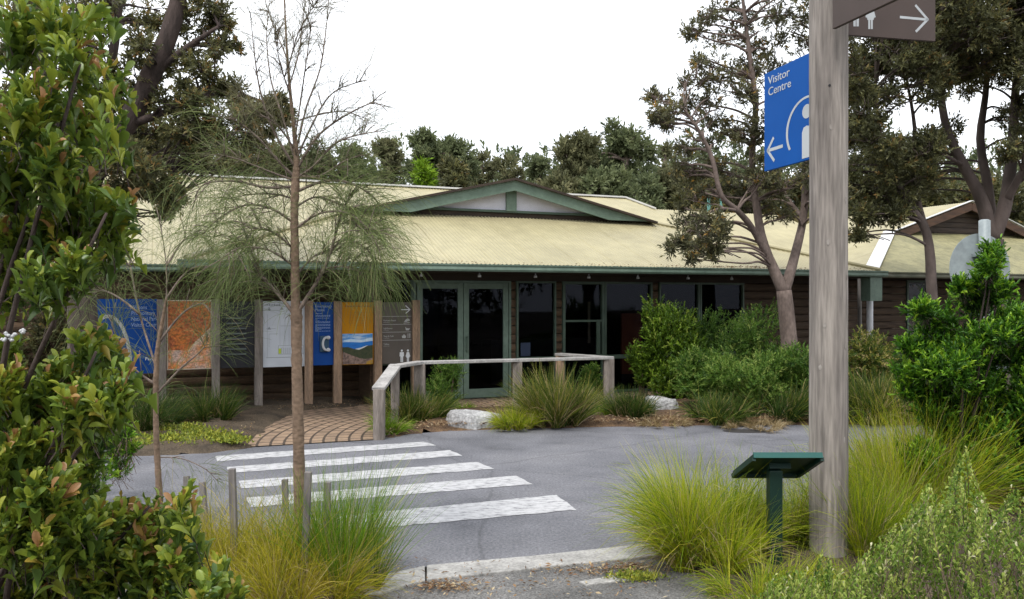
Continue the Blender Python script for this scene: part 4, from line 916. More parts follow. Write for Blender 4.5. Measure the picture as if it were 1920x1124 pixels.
bedt(1128,786,85,42,'low fresh green grass patch under the railing end post',L_green,800,.008,1.0,.8,.1,.65,'grass_tuft','grass tuft')
bedt(1182,790,80,68,'round dark sedge clump left of the small rock',L_sedge,1300,.010,.5,.6,.15,.4)
bedt(1345,795,110,70,'green flax clump under the grey green shrubs',L_sedge,1000,.013,.7,.7,.1,.45)
bedt(1455,792,140,90,'broad dark flax clump left of the tall pole',L_sedge,1300,.014,.7,.7,.15,.42)
bedt(1640,792,150,120,'broad flax clump with yellow blades right of the tall pole',L_sedge,1500,.014,.7,.65,.3,.55)
bedt(1560,790,130,80,'flax clump behind the timber pole',L_sedge,900,.013,.7,.7,.15,.45)
bedt(272,812,130,105,'dark fine leaved sedge below the blue panel',L_sedge,1900,.007,.8,.7,.15,.3)
bedt(390,797,90,85,'rounded dark sedge below the black brochure rack',L_sedge,1300,.009,.6,.65,.2,.4)
bedt(868,772,60,24,'small grass edging strip behind the granite rock',L_green,400,.008,1.0,.9,.1,.6,'grass_tuft','grass tuft')
bedt(1100,770,60,60,'thin upright grass behind the railing end',L_sedge,420,.008,.4,.4,.5,.7,'grass_tuft','grass tuft')
bedt(1240,797,120,26,'straw coloured dry grass along the road edge',L_straw,600,.007,1.3,1.2,.2,.5,'grass_tuft','grass tuft')
bedt(1420,802,160,26,'dry pale grass under the flax clumps',L_straw,700,.007,1.3,1.2,.2,.5,'grass_tuft','grass tuft')

def satellites(lob, k, f, n):
    out = []
    for c, rx, ry, rz in lob:
        for _ in range(n):
            d = Vector(rdir(1)[0])*rx*k*random.uniform(.8,1.25); q = rx*f*random.uniform(.7,1.3); out.append((Vector(c)+Vector((d.x,d.y,d.z*.7)), q, q, q*.9))
    return out
# ---------------------------------------------------------------- shrubs: twigs with leaves set round them
def crown(name, par, lobes, mat, ntw, k, L, Wd, tl, tint=(.45,.22), shape='rhomb', up=.35, out=.8, spread=.9, young=0, shell=.55, smooth=False):
    """lobes: (centre, rx, ry, rz). ntw twigs in each lobe of unit weight."""
    B, D = [], []
    for c, rx, ry, rz in lobes:
        n = ntw; d = rdir(n); q = rng.random(n)**(1/3)*(1-shell)+shell*rng.random(n)**.5; q = np.clip(q,0,1)
        B.append(np.array(c)+d*q[:,None]*np.array([rx,ry,rz])); D.append(nz(d*out+np.array([0,0,up])+rng.normal(size=(n,3))*.45))
    B = np.concatenate(B); D = np.concatenate(D); n = len(B)
    LEN = tl*rng.uniform(.6,1.35,n); p, d, nn, t = twig_leaves(B-D*LEN[:,None]*.5, D, LEN, k, spread)
    m_ = len(p); T = np.repeat(rng.normal(tint[0],tint[1],n), k)+rng.normal(size=m_)*.10+young*(t-.55)
    s = rng.uniform(.65,1.2,m_)*(1.1-.3*t)
    leaves(name, p, d, nn, L*s, Wd*s, T, mat, par, shape, smooth); return B, D, LEN
def twigs_mesh(name, par, B, D, LEN, w, mat, seg=2, frac=1.0):
    n = len(B); ribbons(name, B-D*LEN[:,None]*.9, D, LEN*1.35, np.zeros(n), np.full(n, w), rng.random(n), mat, par, seg, .05, .6)
def shrub(name, label, cat, loc, w, h, dp, mat, nl=9, ntw=60, k=10, L=.05, Wd=.018, tl=.2, group=None, tint=(.45,.2), shape='rhomb', up=.5, young=.2, z0=.0, low=.15, stems=5, spread=.9):
    t = thing(name, (loc[0],loc[1],z0), label, cat, group); lob = []
    for i in range(nl):
        a = random.uniform(0,6.283); q = math.sqrt((i+.5)/nl); e = random.uniform(low,.80)
        pr_ = math.sqrt(max(.05,1-(max(0,e-.4)/.62)**2))
        lob.append((Vector((loc[0]+math.cos(a)*q*w*.36*pr_, loc[1]+math.sin(a)*q*dp*.36*pr_, z0+h*e)), w*.24, dp*.24, h*.22))
    B, D, LEN = crown('foliage', t, lob, mat, ntw, k, L, Wd, tl, tint, shape, up, .7, spread, young)
    m = MB()
    for c, *_ in lob[:max(stems,3)]:
        b0 = Vector((loc[0]+random.uniform(-.06,.06), loc[1]+random.uniform(-.06,.06), z0-.05)); md = b0.lerp(c,.5)+Vector((random.uniform(-.05,.05),0,.05))
        pts, rr = smooth_path([b0, md, c], [.018,.012,.005]); m.tube(pts, rr, 6)
    m.build('stems', M_twig, t, True); return t
g3 = 'shrubs in front of the building'
def bs_(px, yb, wpx, hpx, label, mat, **kw):
    kw['L'] *= 1.25; kw['Wd'] *= 1.35; kw['nl'] = int(kw['nl']*1.25)
    p_ = G(px, yb); s = p_.y/F; return shrub('shrub', label, 'shrub', p_, wpx*s*1.06, hpx*s*1.04, min(wpx*s,1.3), mat, group=g3, z0=.03, **kw)
bs_(838,770,75,88,'feathery dark green shrub behind the railing left of the rock',L_bed,nl=8,ntw=60,k=14,L=.05,Wd=.007,tl=.22,tint=(.5,.2))
bs_(1268,755,130,195,'tall shrub with bright lime green top beside the windows',L_bedg,nl=16,ntw=90,k=12,L=.055,Wd=.02,tl=.2,tint=(.5,.22),up=1.0)
bs_(1205,752,56,118,'slender bright green shrub at the left of the shrub bank',L_bedg,nl=8,ntw=60,k=11,L=.05,Wd=.018,tl=.2,tint=(.45,.22),up=1.0)
bs_(1330,750,110,165,'dark grey green shrub right of the lime topped one',L_bed,nl=14,ntw=80,k=12,L=.045,Wd=.016,tl=.18,tint=(.45,.2))
bs_(1335,776,150,115,'wide low green shrub behind the small rock',L_bed,nl=16,ntw=85,k=12,L=.045,Wd=.016,tl=.18,tint=(.6,.22))
bs_(1410,762,130,185,'tall grey green shrub left of the forked banksia trunk',L_bed,nl=16,ntw=90,k=12,L=.042,Wd=.016,tl=.18,tint=(.55,.22))
bs_(1400,785,150,120,'dense green shrub at the front of the bank',L_bed,nl=14,ntw=85,k=12,L=.042,Wd=.014,tl=.18,tint=(.65,.2))
bs_(1495,780,130,125,'rounded green shrub at the foot of the banksia trunk',L_bed,nl=13,ntw=80,k=12,L=.045,Wd=.015,tl=.18,tint=(.55,.22))
bs_(1620,772,120,150,'brownish shrub below the white verandah post',L_sedge,nl=12,ntw=70,k=12,L=.05,Wd=.014,tl=.2,tint=(.62,.2))
bs_(1700,765,130,110,'dark low shrub in front of the annexe window',L_bed,nl=12,ntw=70,k=12,L=.05,Wd=.016,tl=.2,tint=(.3,.2))
bs_(1800,765,160,120,'dark shrub at the right end of the annexe wall',L_bed,nl=12,ntw=60,k=12,L=.05,Wd=.016,tl=.2,tint=(.3,.2))
bs_(1110,760,50,70,'small grey green shrub by the railing end',L_bed,nl=6,ntw=50,k=11,L=.045,Wd=.012,tl=.16,tint=(.5,.2))
bs_(60,770,170,230,'dark leafy shrub at the left end of the information board',L_dark,nl=18,ntw=80,k=11,L=.07,Wd=.024,tl=.22,tint=(.45,.25))
bs_(310,745,330,215,'dense dark hedge shrub behind the information board',L_dark,nl=22,ntw=80,k=11,L=.06,Wd=.015,tl=.22,tint=(.5,.25))
# bright green bush in front of the round sign
t = thing('shrub', (3.62,6.9,0), 'bright green glossy bush growing up in front of the round road sign', 'shrub', 'roadside shrubs on the right'); lob = []
for px, py, r in ((1860,478,11),(1858,503,14),(1850,530,18),(1872,548,20),(1812,562,18),(1838,570,24),(1770,600,24),(1850,600,45),(1900,600,40),(1745,635,32),(1800,640,45),(1880,670,50),(1740,700,36),(1820,710,50),(1760,760,36),(1900,760,55),(1840,790,45),(1725,735,22),(1780,820,40),(1870,850,50),(1940,680,60),(1950,830,60),(1820,880,40),(1802,545,10),(1722,660,18),(1725,585,14)):
    d = 6.9+random.uniform(-.25,.3); s = d/F; lob.append((P(px,py,d), r*s, min(r*s*1.4,.3), r*s))
for _ in range(46):
    px, py = random.uniform(1715,2000), random.uniform(610,930); dd = 6.9+random.uniform(-.3,.35)
    if px < 1715+max(0,(690-py))*.25: continue
    lob.append((P(px,py,dd), 30*dd/F, .2, 30*dd/F))
lob += satellites(lob, 1.0, .7, 1)
B, D, LEN = crown('foliage', t, lob, L_bright, 46, 13, .052, .018, .15, (.42,.24), 'lance', .9, .6, .8, .5)
twigs_mesh('twigs', t, B, D, LEN*.7, .003, M_barkd); m = MB()
for c, *_ in lob[::3]:
    b0 = Vector((3.62+random.uniform(-.15,.15),6.95,-.05)); pts, rr = smooth_path([b0,b0.lerp(Vector(c),.5)+Vector((0,0,.1)),c],[.016,.011,.004]); m.tube(pts,rr,6)
m.build('stems', M_barkd, t, True)
# small bright bush among the glossy shrub
t = thing('shrub', G(205,905), 'small lime green bush peeping out behind the glossy shrub', 'shrub', 'roadside shrubs on the left'); lob = []
for px, py, r in ((185,735,14),(180,770,16),(205,800,20),(235,812,14),(190,830,25),(215,845,20),(190,880,30),(225,878,20),(160,860,25),(245,845,8)):
    d = 7.6+random.uniform(-.15,.15); s = d/F; lob.append((P(px,py,d), r*s, r*s, r*s))
B, D, LEN = crown('foliage', t, lob, L_bright, 34, 12, .05, .014, .12, (.75,.2), 'lance', .9, .6, .8, .3); twigs_mesh('stems', t, B, D, LEN*1.6, .005, M_twig)
# pale daisy bush, lower right
t = thing('shrub', (1.75,3.75,0), 'pale small leaved daisy bush filling the lower right corner', 'shrub', 'roadside shrubs on the right')
def edge(px): return np.interp(px, (1350,1400,1450,1500,1530,1545,1560,1600,1640,1700,1740,1770,1800,1812,1830,1870,1900,1920,2050), (1150,1120,1075,1060,1070,1020,1055,1060,1010,960,900,950,850,832,900,960,900,930,850))
B = []; D = []
while len(B) < 1700:
    px = random.uniform(1350,2080); e = edge(px); py = e+(1250-e)*random.random()**1.35+8
    d = np.clip(random.gauss(3.75,.35),3.0,4.7)
    p_ = P(px,py,d); 
    if p_.z < .02: continue
    B.append(tuple(p_)); D.append((random.gauss(0,.30),random.gauss(-.1,.30),1))
B = np.array(B); D = nz(np.array(D)); n = len(B); LEN = rng.uniform(.12,.26,n)
p, d, nn, tt = twig_leaves(B-D*LEN[:,None], D, LEN, 18, 1.0, .05); m_ = len(p)
T = np.repeat(rng.normal(.46,.18,n),18)+rng.normal(size=m_)*.1+.55*np.clip(tt-.72,0,1)*2.2*np.repeat(rng.random(n)<.55,18); s = rng.uniform(.7,1.2,m_)*(1.05-.35*tt)
leaves('foliage', p, d, nn, .026*s, .013*s, T, L_pale, t, 'obov'); twigs_mesh('stems', t, B-D*LEN[:,None]*.5, D, LEN*1.2, .0035, M_twig)
# large glossy shrub on the left
t = thing('shrub', (-1.75,2.75,0), 'large glossy shrub with reddish young leaves filling the left edge', 'shrub', 'roadside shrubs on the left')
B, D, TM = [], [], []
for px, py, r, k in ((40,50,60,.8),(120,30,55,.7),(190,20,30,.7),(150,105,50,.6),(228,140,24,.9),(60,180,65,.8),(150,210,50,.75),(100,290,60,.9),(25,310,60,1),(205,205,28,.8),(222,250,22,.8),(170,265,28,.7),
   (150,345,40,1),(200,372,34,1),(238,372,20,1.2),(205,425,32,1),(232,436,14,1.2),(120,420,52,1),(40,430,62,1),(150,478,30,.9),(90,508,34,.8),(20,500,45,1),
   (210,655,38,1.2),(175,630,32,1.1),(240,688,16,1.2),(130,690,42,1.1),(12,640,24,1),(10,715,40,1.1),(75,730,45,1.1),(150,765,45,1.1),(222,735,26,1.2),(60,800,65,1.1),(150,850,48,1),(40,900,75,1.1),(140,940,58,1.1),
   (225,965,46,1.1),(290,955,38,1.1),(345,925,16,1.2),(350,960,20,1.1),(280,1020,50,1.1),(200,1050,65,1.1),(100,1060,75,1.1),(350,1040,42,1.1),(400,1085,32,1.1),(438,1115,28,1.1),(300,1120,60,1.1),(20,1090,60,1.1),(-60,200,80,.9),(-70,420,80,.9),(-80,700,80,1),(-80,950,90,1),(150,735,40,1),(30,830,60,1.1),(100,905,55,1.1),(90,800,45,1),(25,960,55,1),(170,985,50,1),(100,985,55,1)):
    dc = 2.6+random.uniform(-.25,.3); q = max(r-15, r*.45)/F*dc; c = P(px-(6 if px > 180 else 0),py+6,dc)
    if py < 320: k *= .62
    for _ in range(max(5, int(r*r*.0165*k))):
        v = Vector(rdir(1)[0])*random.random()**.4; p_ = c+Vector((v.x*q, v.y*max(q*1.3,.14), v.z*q))
        if p_.z < .1: continue
        B.append(tuple(p_)); D.append((v.x*.6+random.gauss(.06,.28), v.y*.5+random.gauss(-.12,.28), random.uniform(.6,1.2))); TM.append(.52 if py > 560 else (.62 if (r,px) in ((50,150),(30,190),(28,205),(24,228),(22,222)) and random.random() < .5 else .47))
TM = np.array(TM)
B = np.array(B); D = nz(np.array(D)); n = len(B); LEN = rng.uniform(.10,.19,n); K = 12
p, d, nn, tt = twig_leaves(B-D*LEN[:,None], D, LEN, K, .8, .1); m_ = len(p)
T = np.repeat(TM+rng.normal(0,.17,n),K)+rng.normal(size=m_)*.10+np.repeat(rng.random(n)<.6,K)*np.clip(tt-.55,0,1)*.7; s = rng.uniform(.55,1.25,m_)*(1.12-.35*tt)
leaves('foliage', p, d, nn, .056*s, .024*s, T, L_gloss, t, 'obov', True); twigs_mesh('twigs', t, B-D*LEN[:,None]*.35, D, LEN*.8, .0035, M_barkd)
m = MB()
for (x,y), q in zip(((60,60),(120,220),(200,400),(40,350),(180,660),(150,120),(220,735),(120,840),(280,950),(60,980),(360,1090),(200,1060)), range(12)):
    e = P(x,y,2.6+random.uniform(-.2,.2)); b0 = Vector((-1.75+random.uniform(-.2,.2),2.75,-.05)); md = b0.lerp(e,.55)+Vector((-.12,0,.05))
    pts, rr = smooth_path([b0,md,e],[.016,.010,.004]); m.tube(pts,rr,7,.1)
m.build('stems', M_barkd, t, True)
# white berries of blossom on it
m = MB()
for (x,y) in ((8,637),(14,628),(22,637),(26,629),(41,619),(44,622)):
    c = P(x,y,2.5); 
    for k in range(3): 
        o_ = c+Vector((random.uniform(-.006,.006),random.uniform(-.006,.006),random.uniform(-.005,.005))); m.tube([o_-UP*.005,o_,o_+UP*.005],[.003,.007,.002],6)
m.build('blossom', M_white, t, True)

# ---------------------------------------------------------------- trees
def limbs_to(m, skel, lobes, r0=.05, sub=4, rs=.012, wob=.05):
    for c, rx, ry, rz in lobes:
        c = Vector(c); best = min(skel, key=lambda q: (q[0]-c).length+(2.5*max(0,q[0].z-c.z+.1)))
        a = best[0]; ra = min(best[1]*.7, r0); L = (c-a).length
        if L > .05:
            md = a.lerp(c,.5)+Vector((random.uniform(-.1,.1)*L, random.uniform(-.1,.1)*L, random.uniform(-.02,.14)*L))
            pts, rr = smooth_path([a,a.lerp(md,.5)+UP*.04*L,md,c],[ra,ra*.8,ra*.62,rs*1.3],3); m.tube(pts,rr,6,wob)
        for _ in range(sub):
            d = Vector(rdir(1)[0]); e = c+Vector((d.x*rx,d.y*ry,abs(d.z)*rz if random.random()<.75 else d.z*rz))*.85
            q = a.lerp(c, random.uniform(.55,1)); md = q.lerp(e,.5)+Vector((random.uniform(-.1,.1),random.uniform(-.1,.1),.05))*L*.4
            m.tube([q,md,e],[rs,rs*.75,rs*.4],5)
def skel_path(px_pts, d, r, n=4, dj=0):
    pts = [P(x,y,d+(q[0] if q else 0)) for x,y,*q in px_pts]; return smooth_path(pts, r, n)
# coastal banksia by the right of the building
d0 = 13.8; s = d0/F
t = thing('banksia_tree', (P(1490,600,d0).x,d0,0), 'open crowned banksia with pinkish forked trunk in front of the building', 'tree')
sk = []; m = MB()
for pl, rr in (([(1494,800),(1484,700),(1478,620),(1470,545)],[34,27,25,23]),
               ([(1470,550),(1442,485),(1427,440),(1418,380,.1),(1410,300,.2),(1417,200,.1),(1405,100),(1393,0),(1385,-90)],[19,15,13.5,12,10,9,7,5,3]),
               ([(1442,485),(1408,425,-.2),(1382,395,-.4),(1352,366,-.6),(1336,300,-.6),(1312,248,-.7),(1282,205,-.8)],[11,9.5,8.5,7.5,6.5,5,3]),
               ([(1470,550),(1490,480,.2),(1506,410,.4),(1513,320,.5),(1528,200,.4),(1540,80,.3),(1550,-60,.2)],[18,14,12,11,9,7,4]),
               ([(1506,410,.4),(1470,360,.9),(1450,290,1.2),(1440,210,1.2),(1452,110,1.1)],[7,6,5,4,2]),
               ([(1382,395,-.4),(1350,392,-.8),(1320,405,-.9),(1305,430,-.9)],[5,4,3,2])):
    pts, r_ = skel_path(pl, d0, [q*s*.62 for q in rr]); m.tube(pts, r_, 10, .04); sk += list(zip(pts, r_))
lob = []
for px, py, r in ((1235,188,20),(1260,212,22),(1282,180,24),(1310,150,26),(1330,208,28),(1300,262,22),(1352,248,26),(1372,172,28),(1340,118,24),(1320,45,20),(1342,18,26),(1372,70,28),(1422,58,30),(1442,130,26),(1452,18,30),(1482,60,26),(1502,112,30),(1392,250,24),(1442,232,24),(1400,312,28),(1352,322,26),(1312,332,26),(1282,322,22),(1372,352,24),(1452,322,24),(1482,352,26),(1300,378,20),(1278,420,18),(1308,438,22),(1300,468,16),(1340,440,16),(1346,412,14),(1272,455,11),(1392,130,22),(1502,182,26),(1520,30,30),(1560,60,28),(1332,474,10),(1240,225,12),(1420,-30,40),(1350,-40,35),(1490,-40,40),(1560,-30,40),(1540,150,28),(1570,230,26),(1545,300,26),(1570,360,26),(1600,140,30),(1450,400,16),(1395,375,20)):
    q = r*s; lob.append((P(px,py,d0+random.uniform(-.8,.8)-(.7 if py > 365 and px < 1350 else 0)), q, q, q*.85))
lob = [(c,a*1.15,b_*1.15,e*1.15) for c,a,b_,e in lob]+satellites(lob, 1.5, .65, 3)
limbs_to(m, sk, lob, .024, 7, .008); m.build('trunk', M_barkp, t, True)
crown('crown', t, lob, L_bank, 15, 9, .092, .030, .18, (.42,.23), 'rhomb', .3, .8, 1.0, .1, .35)
# big dark tree on the right
d0 = 14.6; s = d0/F
t = thing('dark_tree', (P(1850,600,d0).x,d0,0), 'big dark spreading tree with several thick trunks behind the round sign', 'tree')
sk = []; m = MB()
for pl, rr in (([(1870,800),(1868,600),(1862,450)],[48,42,38]), ([(1862,450),(1838,370),(1806,310),(1775,240),(1762,160),(1750,60),(1740,-60)],[27,23,19,15,12,8,4]),
               ([(1862,450),(1885,380),(1898,280,.3),(1905,160,.3),(1925,30,.3),(1940,-80)],[28,24,19,14,9,5]),
               ([(1862,450,.3),(1852,350,.6),(1838,260,.8),(1850,150,.8),(1840,20,.8)],[22,18,15,11,6]),
               ([(1760,800,-.6),(1748,560,-.6),(1738,440,-.6),(1705,385,-.7),(1672,320,-.8),(1650,250,-.8),(1640,170,-.8)],[24,19,16,13,10,7,4]),
               ([(1738,440,-.6),(1712,330,-.5),(1715,240,-.4),(1700,150,-.3)],[11,9,7,4]),
               ([(1885,380),(1930,300,-.4),(1980,220,-.6)],[16,11,6]), ([(1806,310),(1770,290,-.5),(1730,260,-.6)],[8,6,4])):
    pts, r_ = skel_path(pl, d0, [q*s*.50 for q in rr]); m.tube(pts, r_, 10, .05); sk += list(zip(pts, r_))
lob = []; holes = ((1800,205,26),(1818,262,30),(1700,232,22),(1868,325,20),(1745,200,14),(1608,330,18),(1890,210,14),(1830,200,18),(1660,150,12),(1790,240,20),(1850,300,16))
tries = 0
while len(lob) < 250 and tries < 12000:
    tries += 1
    px, py = random.uniform(1590,2060), random.uniform(-120,335); r = random.uniform(22,42)
    if px < 1640 and py < 60: continue
    if py > 300 and px > 1760: continue
    if any(math.hypot(px-a,py-c) < r*.85+q for a,c,q in holes): continue
    lob.append((P(px,py,d0+random.uniform(-1.5,1.3)), r*s, r*s, r*s*.8))
for px, py, r in ((1690,398,22),(1660,385,24),(1640,365,28),(1700,375,22),(1610,395,22),(1600,440,16),(1640,410,18),(1720,345,26),(1672,345,30),(1615,350,28),(1595,320,24)): lob.append((P(px,py,d0-.8), r*s, r*s, r*s*.8))
lob += satellites(lob, 1.35, .65, 1)
limbs_to(m, sk, lob, .024, 6, .008); m.build('trunk', M_barkr, t, True)
crown('crown', t, lob, L_dark, 40, 10, .080, .030, .2, (.45,.23), 'rhomb', .3, .8, 1.0, .1, .3)
# dark leaning tree on the left
d0 = 11.4; s = d0/F
t = thing('dark_tree', (P(165,600,d0).x,d0,0), 'dark leaning tree behind the glossy shrub with branches over the roof', 'tree')
sk = []; m = MB()
for pl, rr in (([(170,860),(158,620),(150,420),(175,330),(235,235),(285,140),(325,40),(345,-60)],[30,25,22,20,20,19,17,12]),
               ([(150,420),(110,300),(80,160),(60,20),(50,-80)],[18,16,14,12,8]), ([(175,330),(195,200),(215,80),(230,-40)],[12,10,8,5]),
               ([(235,235),(300,215),(360,190),(430,175),(490,190)],[9,7,6,4,2.5]), ([(200,290),(250,320),(300,345),(330,375)],[7,5,4,2]),
               ([(285,140),(350,90),(410,50)],[8,6,3])):
    pts, r_ = skel_path(pl, d0, [q*s for q in rr]); m.tube(pts, r_, 9, .06); sk += list(zip(pts, r_))
lob = []
for px, py, r in ((40,40,60),(20,140,60),(90,90,50),(120,10,50),(160,120,40),(130,220,45),(60,240,60),(210,240,36),(240,290,40),(200,330,40),(170,290,40),(285,320,26),(300,355,20),(320,380,16),(265,350,22),(230,350,24),(290,260,36),(250,190,30),(310,190,30),(270,90,30),(330,110,30),(300,20,36),(360,50,34),(390,20,30),(410,85,26),(375,130,28),(400,170,30),(350,245,30),(420,215,30),(445,165,24),(470,215,26),(455,255,26),(400,262,30),(500,240,22),(512,195,16),(480,290,22),(430,300,24),(370,290,22),(530,220,12),(420,40,16),(350,180,22),(180,20,40),(230,30,36),(250,140,30),(200,180,30),(305,400,10),(0,330,60),(80,340,50),(10,430,60)):
    lob.append((P(px,py,d0+random.uniform(-.7,.7)), r*s, r*s, r*s*.85))
lob += satellites(lob, 1.3, .65, 3)
limbs_to(m, sk, lob, .024, 4, .007); m.build('trunk', M_barkd, t, True)
crown('crown', t, lob, L_dark, 30, 10, .08, .028, .16, (.5,.26), 'rhomb', .25, .8, 1.0, .1, .35)

# casuarinas: thin branches with hanging needle strands
def casuarina(label, d0, trunk, trad, branches, strands, needle_w):
    s = d0/F; b = P(*trunk[0],d0); t = thing('casuarina_tree', (b.x,d0,0), label, 'tree', 'young casuarinas by the near kerb'); m = MB()
    pts, rr = smooth_path([P(x,y,d0) for x,y in trunk],[q*s for q in trad],6)
    pts[0].z = -.05; rr = [q*(1+.06*math.sin(k*2.7)+random.uniform(-.03,.03)) for k,q in enumerate(rr)]; m.tube(pts, rr, 12, .03); m.build('trunk', M_barkc, t, True)
    m = MB(); S = {'g': ([],[],[],[]), 'b': ([],[],[],[])}
    for pl, r0, r1, n, ln, dr, upw, kind in branches:
        y0 = random.uniform(-.3,.3); bp_ = [P(x,y,d0+ (k/(len(pl)-1))*y0*1.2) for k,(x,y) in enumerate(pl)]
        q, ra = smooth_path(bp_, [(r0+(r1-r0)*k/(len(pl)-1))*s*.55 for k in range(len(pl))], 4); m.tube(q, ra, 6, .08)
        L = len(q)
        for _ in range(n):
            f = random.random()**.75*(L-1); i = min(int(f), L-2); p_ = q[i].lerp(q[i+1], f-i); tg = (q[i+1]-q[i]).normalized()
            # side twig first, then strands from it
            sd = (tg*.8+Vector(rdir(1)[0])*.9+UP*upw).normalized(); tl = ln*random.uniform(.2,.7); e = p_+sd*tl
            if random.random() < .35: m.tube([p_, p_.lerp(e,.6)+UP*.01, e], [.0035,.0028,.0018], 4)
            for _ in range(strands):
                o_ = p_.lerp(e, random.random()); dv = (sd*.7+Vector(rdir(1)[0])*.55+UP*upw*.5)
                z = S[kind]; z[0].append(tuple(o_)); z[1].append(tuple(dv)); z[2].append(ln*random.uniform(.5,1.25)); z[3].append(dr*random.uniform(.6,1.3))
    m.build('branches', M_bark, t, True)
    for kd, nm, mt in (('g','needles',L_cas),('b','bare_twigs',L_casd)):
        z = S[kd]
        if z[0]:
            n = len(z[0]); ribbons(nm, np.array(z[0]), np.array(z[1]), np.array(z[2]), np.array(z[3]), np.full(n, needle_w)*rng.uniform(.7,1.3,n), np.clip(rng.normal(.5,.25,n),0,1), mt, t, 5, .05, .5)
    return t
br = []
low = [([(554,350),(500,352),(440,340),(385,345),(365,370)],6,2),([(554,360),(610,340),(660,345),(705,375),(715,410)],6,2),([(553,420),(510,392),(460,385),(410,410),(380,440)],5,2),([(553,430),(600,400),(650,400),(690,430),(712,470)],5,2),
       ([(554,590),(575,560),(605,510),(622,465),(640,400),(655,370)],8,2.5),([(554,592),(530,562),(495,520),(470,470),(455,420)],7,2),([(552,500),(505,470),(450,465),(410,490)],4,1.5),([(618,470),(650,450),(690,470),(705,500)],4,1.5),([(553,520),(590,480),(630,470),(665,490)],4,1.5),([(608,505),(640,500),(670,510),(690,525)],4,1.5),
       ([(552,470),(520,440),(480,430),(440,450)],4,1.5),([(553,390),(590,370),(630,380),(660,400)],4,1.5),([(500,525),(460,505),(430,520)],3,1.5),([(635,420),(665,420),(690,440)],3,1.5),([(553,375),(520,365),(470,365),(420,375)],4,1.5)]
for pl, r0, r1 in low: br.append((pl, r0, r1, 56, .34, 1.5, .1, 'g'))
upb = [([(555,335),(590,310),(625,272),(665,255),(720,245)],6,1.2),([(556,320),(590,262),(630,228),(680,200),(705,192)],5,1.2),([(555,300),(580,245),(610,190),(640,165),(690,150)],4,1),([(554,290),(575,200),(600,130),(612,50),(616,-5)],4,1),([(552,270),(565,180),(575,110),(585,40)],3,1),
       ([(554,335),(520,300),(490,265),(455,235),(430,220)],6,1.2),([(554,315),(515,250),(490,180),(478,110),(470,30)],5,1),([(553,300),(530,220),(508,150),(500,70),(505,0)],4,1),([(552,280),(520,235),(480,210),(445,180)],4,1),([(555,330),(600,330),(650,300),(690,290)],5,1.2),([(555,340),(500,320),(450,300),(410,290)],5,1.2),([(545,180),(525,120),(515,60)],3,1),([(543,160),(560,100),(568,40),(575,-20)],3,1),
       ([(548,230),(600,215),(650,210),(700,230)],3,1),([(540,130),(560,60),(590,10)],2.5,1),([(538,110),(510,40),(490,-20)],2.5,1)]
for pl, r0, r1 in upb: br.append((pl, r0, r1, 26, .21, .25, .3, 'b'))
for pl, r0, r1 in upb[:1]+upb[5:6]+upb[9:11]: br.append((pl, r0*.5, r1, 16, .30, 1.2, .1, 'g'))
casuarina('young casuarina with ringed straight trunk and drooping needles before the crossing', 5.7, [(565,1085),(562,930),(558,760),(556,660),(556,595),(554,560),(553,480),(552,400),(554,345),(556,300),(551,240),(542,150),(536,60),(532,-40)], [11.8,11.2,10.4,10,11.5,8.6,7.8,7.5,8,5.5,4,2.6,1.8,1.2], br, 5, .0026)
br = []
for pl in ([(293,690),(262,590),(245,500),(235,430)],[(296,660),(310,590),(312,500),(300,420)],[(312,560),(350,510),(390,500),(430,520)],[(300,640),(340,590),(380,570),(410,600)],[(262,590),(225,560),(190,545),(165,560)],[(290,720),(250,690),(220,640),(210,600)],[(293,740),(340,690),(375,660),(390,640)],[(312,500),(345,450),(375,440),(400,470)],[(245,500),(215,480),(190,500)]):
    br.append((pl, 4.5, 1.2, 26, .34, .9, .25, 'g'))
br.append(([(296,858),(340,860),(385,880),(410,905)],2.5,1,16,.22,.8,0,'g'))
casuarina('thin casuarina sapling in front of the blue panel', 6.2, [(302,985),(299,930),(295,860),(292,780),(293,700),(296,650),(305,600),(312,560)], [6.5,6,5.5,5,5,4,3.2,2.5], br, 5, .0026)

# ---------------------------------------------------------------- trees behind the building
g5 = 'trees beyond the roof'
def far_tree(label, px, top, w, d, mat, bark, nl=14, zlo=None, name='tree', ntw=36, L=.26, flat=.75, trunk_show=False):
    X = (px-960)/F*d; zt = H+(562-top)/F*d; wr = w/F*d/2; wr *= 1.4; h = zt-2.6 if zlo is None else zt-zlo
    t = thing(name, (X,d,0), label, 'tree', g5); lob = []
    for i in range(nl):
        a = random.uniform(0,6.283); e = random.random(); q = math.sqrt(random.random())
        pr_ = math.sqrt(max(.08,1-(2*abs(e-.42))**2)); r = wr*random.uniform(.24,.42)
        z = zt-h+h*e*.98; z = min(z, zt-r*flat)
        lob.append((Vector((X+math.cos(a)*q*wr*.78*pr_, d+math.sin(a)*q*wr*.78*pr_, z)), r, r, r*flat))
    lob.append((Vector((X+random.uniform(-.2,.2)*wr, d, zt-wr*.3*flat)), wr*.36, wr*.36, wr*.3*flat)); lob += satellites(lob[-nl//2:], 1.1, .6, 1)
    m = MB(); cz = zt-h*.55; sk = []
    pts, rr = smooth_path([(X,d,-.1),(X+random.uniform(-.2,.2),d,cz*.5),(X+random.uniform(-.3,.3)*wr*.5,d,cz),(X,d,zt-wr*.4)],[.22,.17,.12,.05],3); m.tube(pts, rr, 7, .05); sk = list(zip(pts[2:], rr[2:]))
    limbs_to(m, sk, lob, .08, 3, .03); m.build('trunk', bark, t, True)
    crown('crown', t, lob, mat, ntw, 9, L, L*.42, .5*L/.26, (.47,.2), 'rhomb', .35, .8, 1.0, .1, .35)
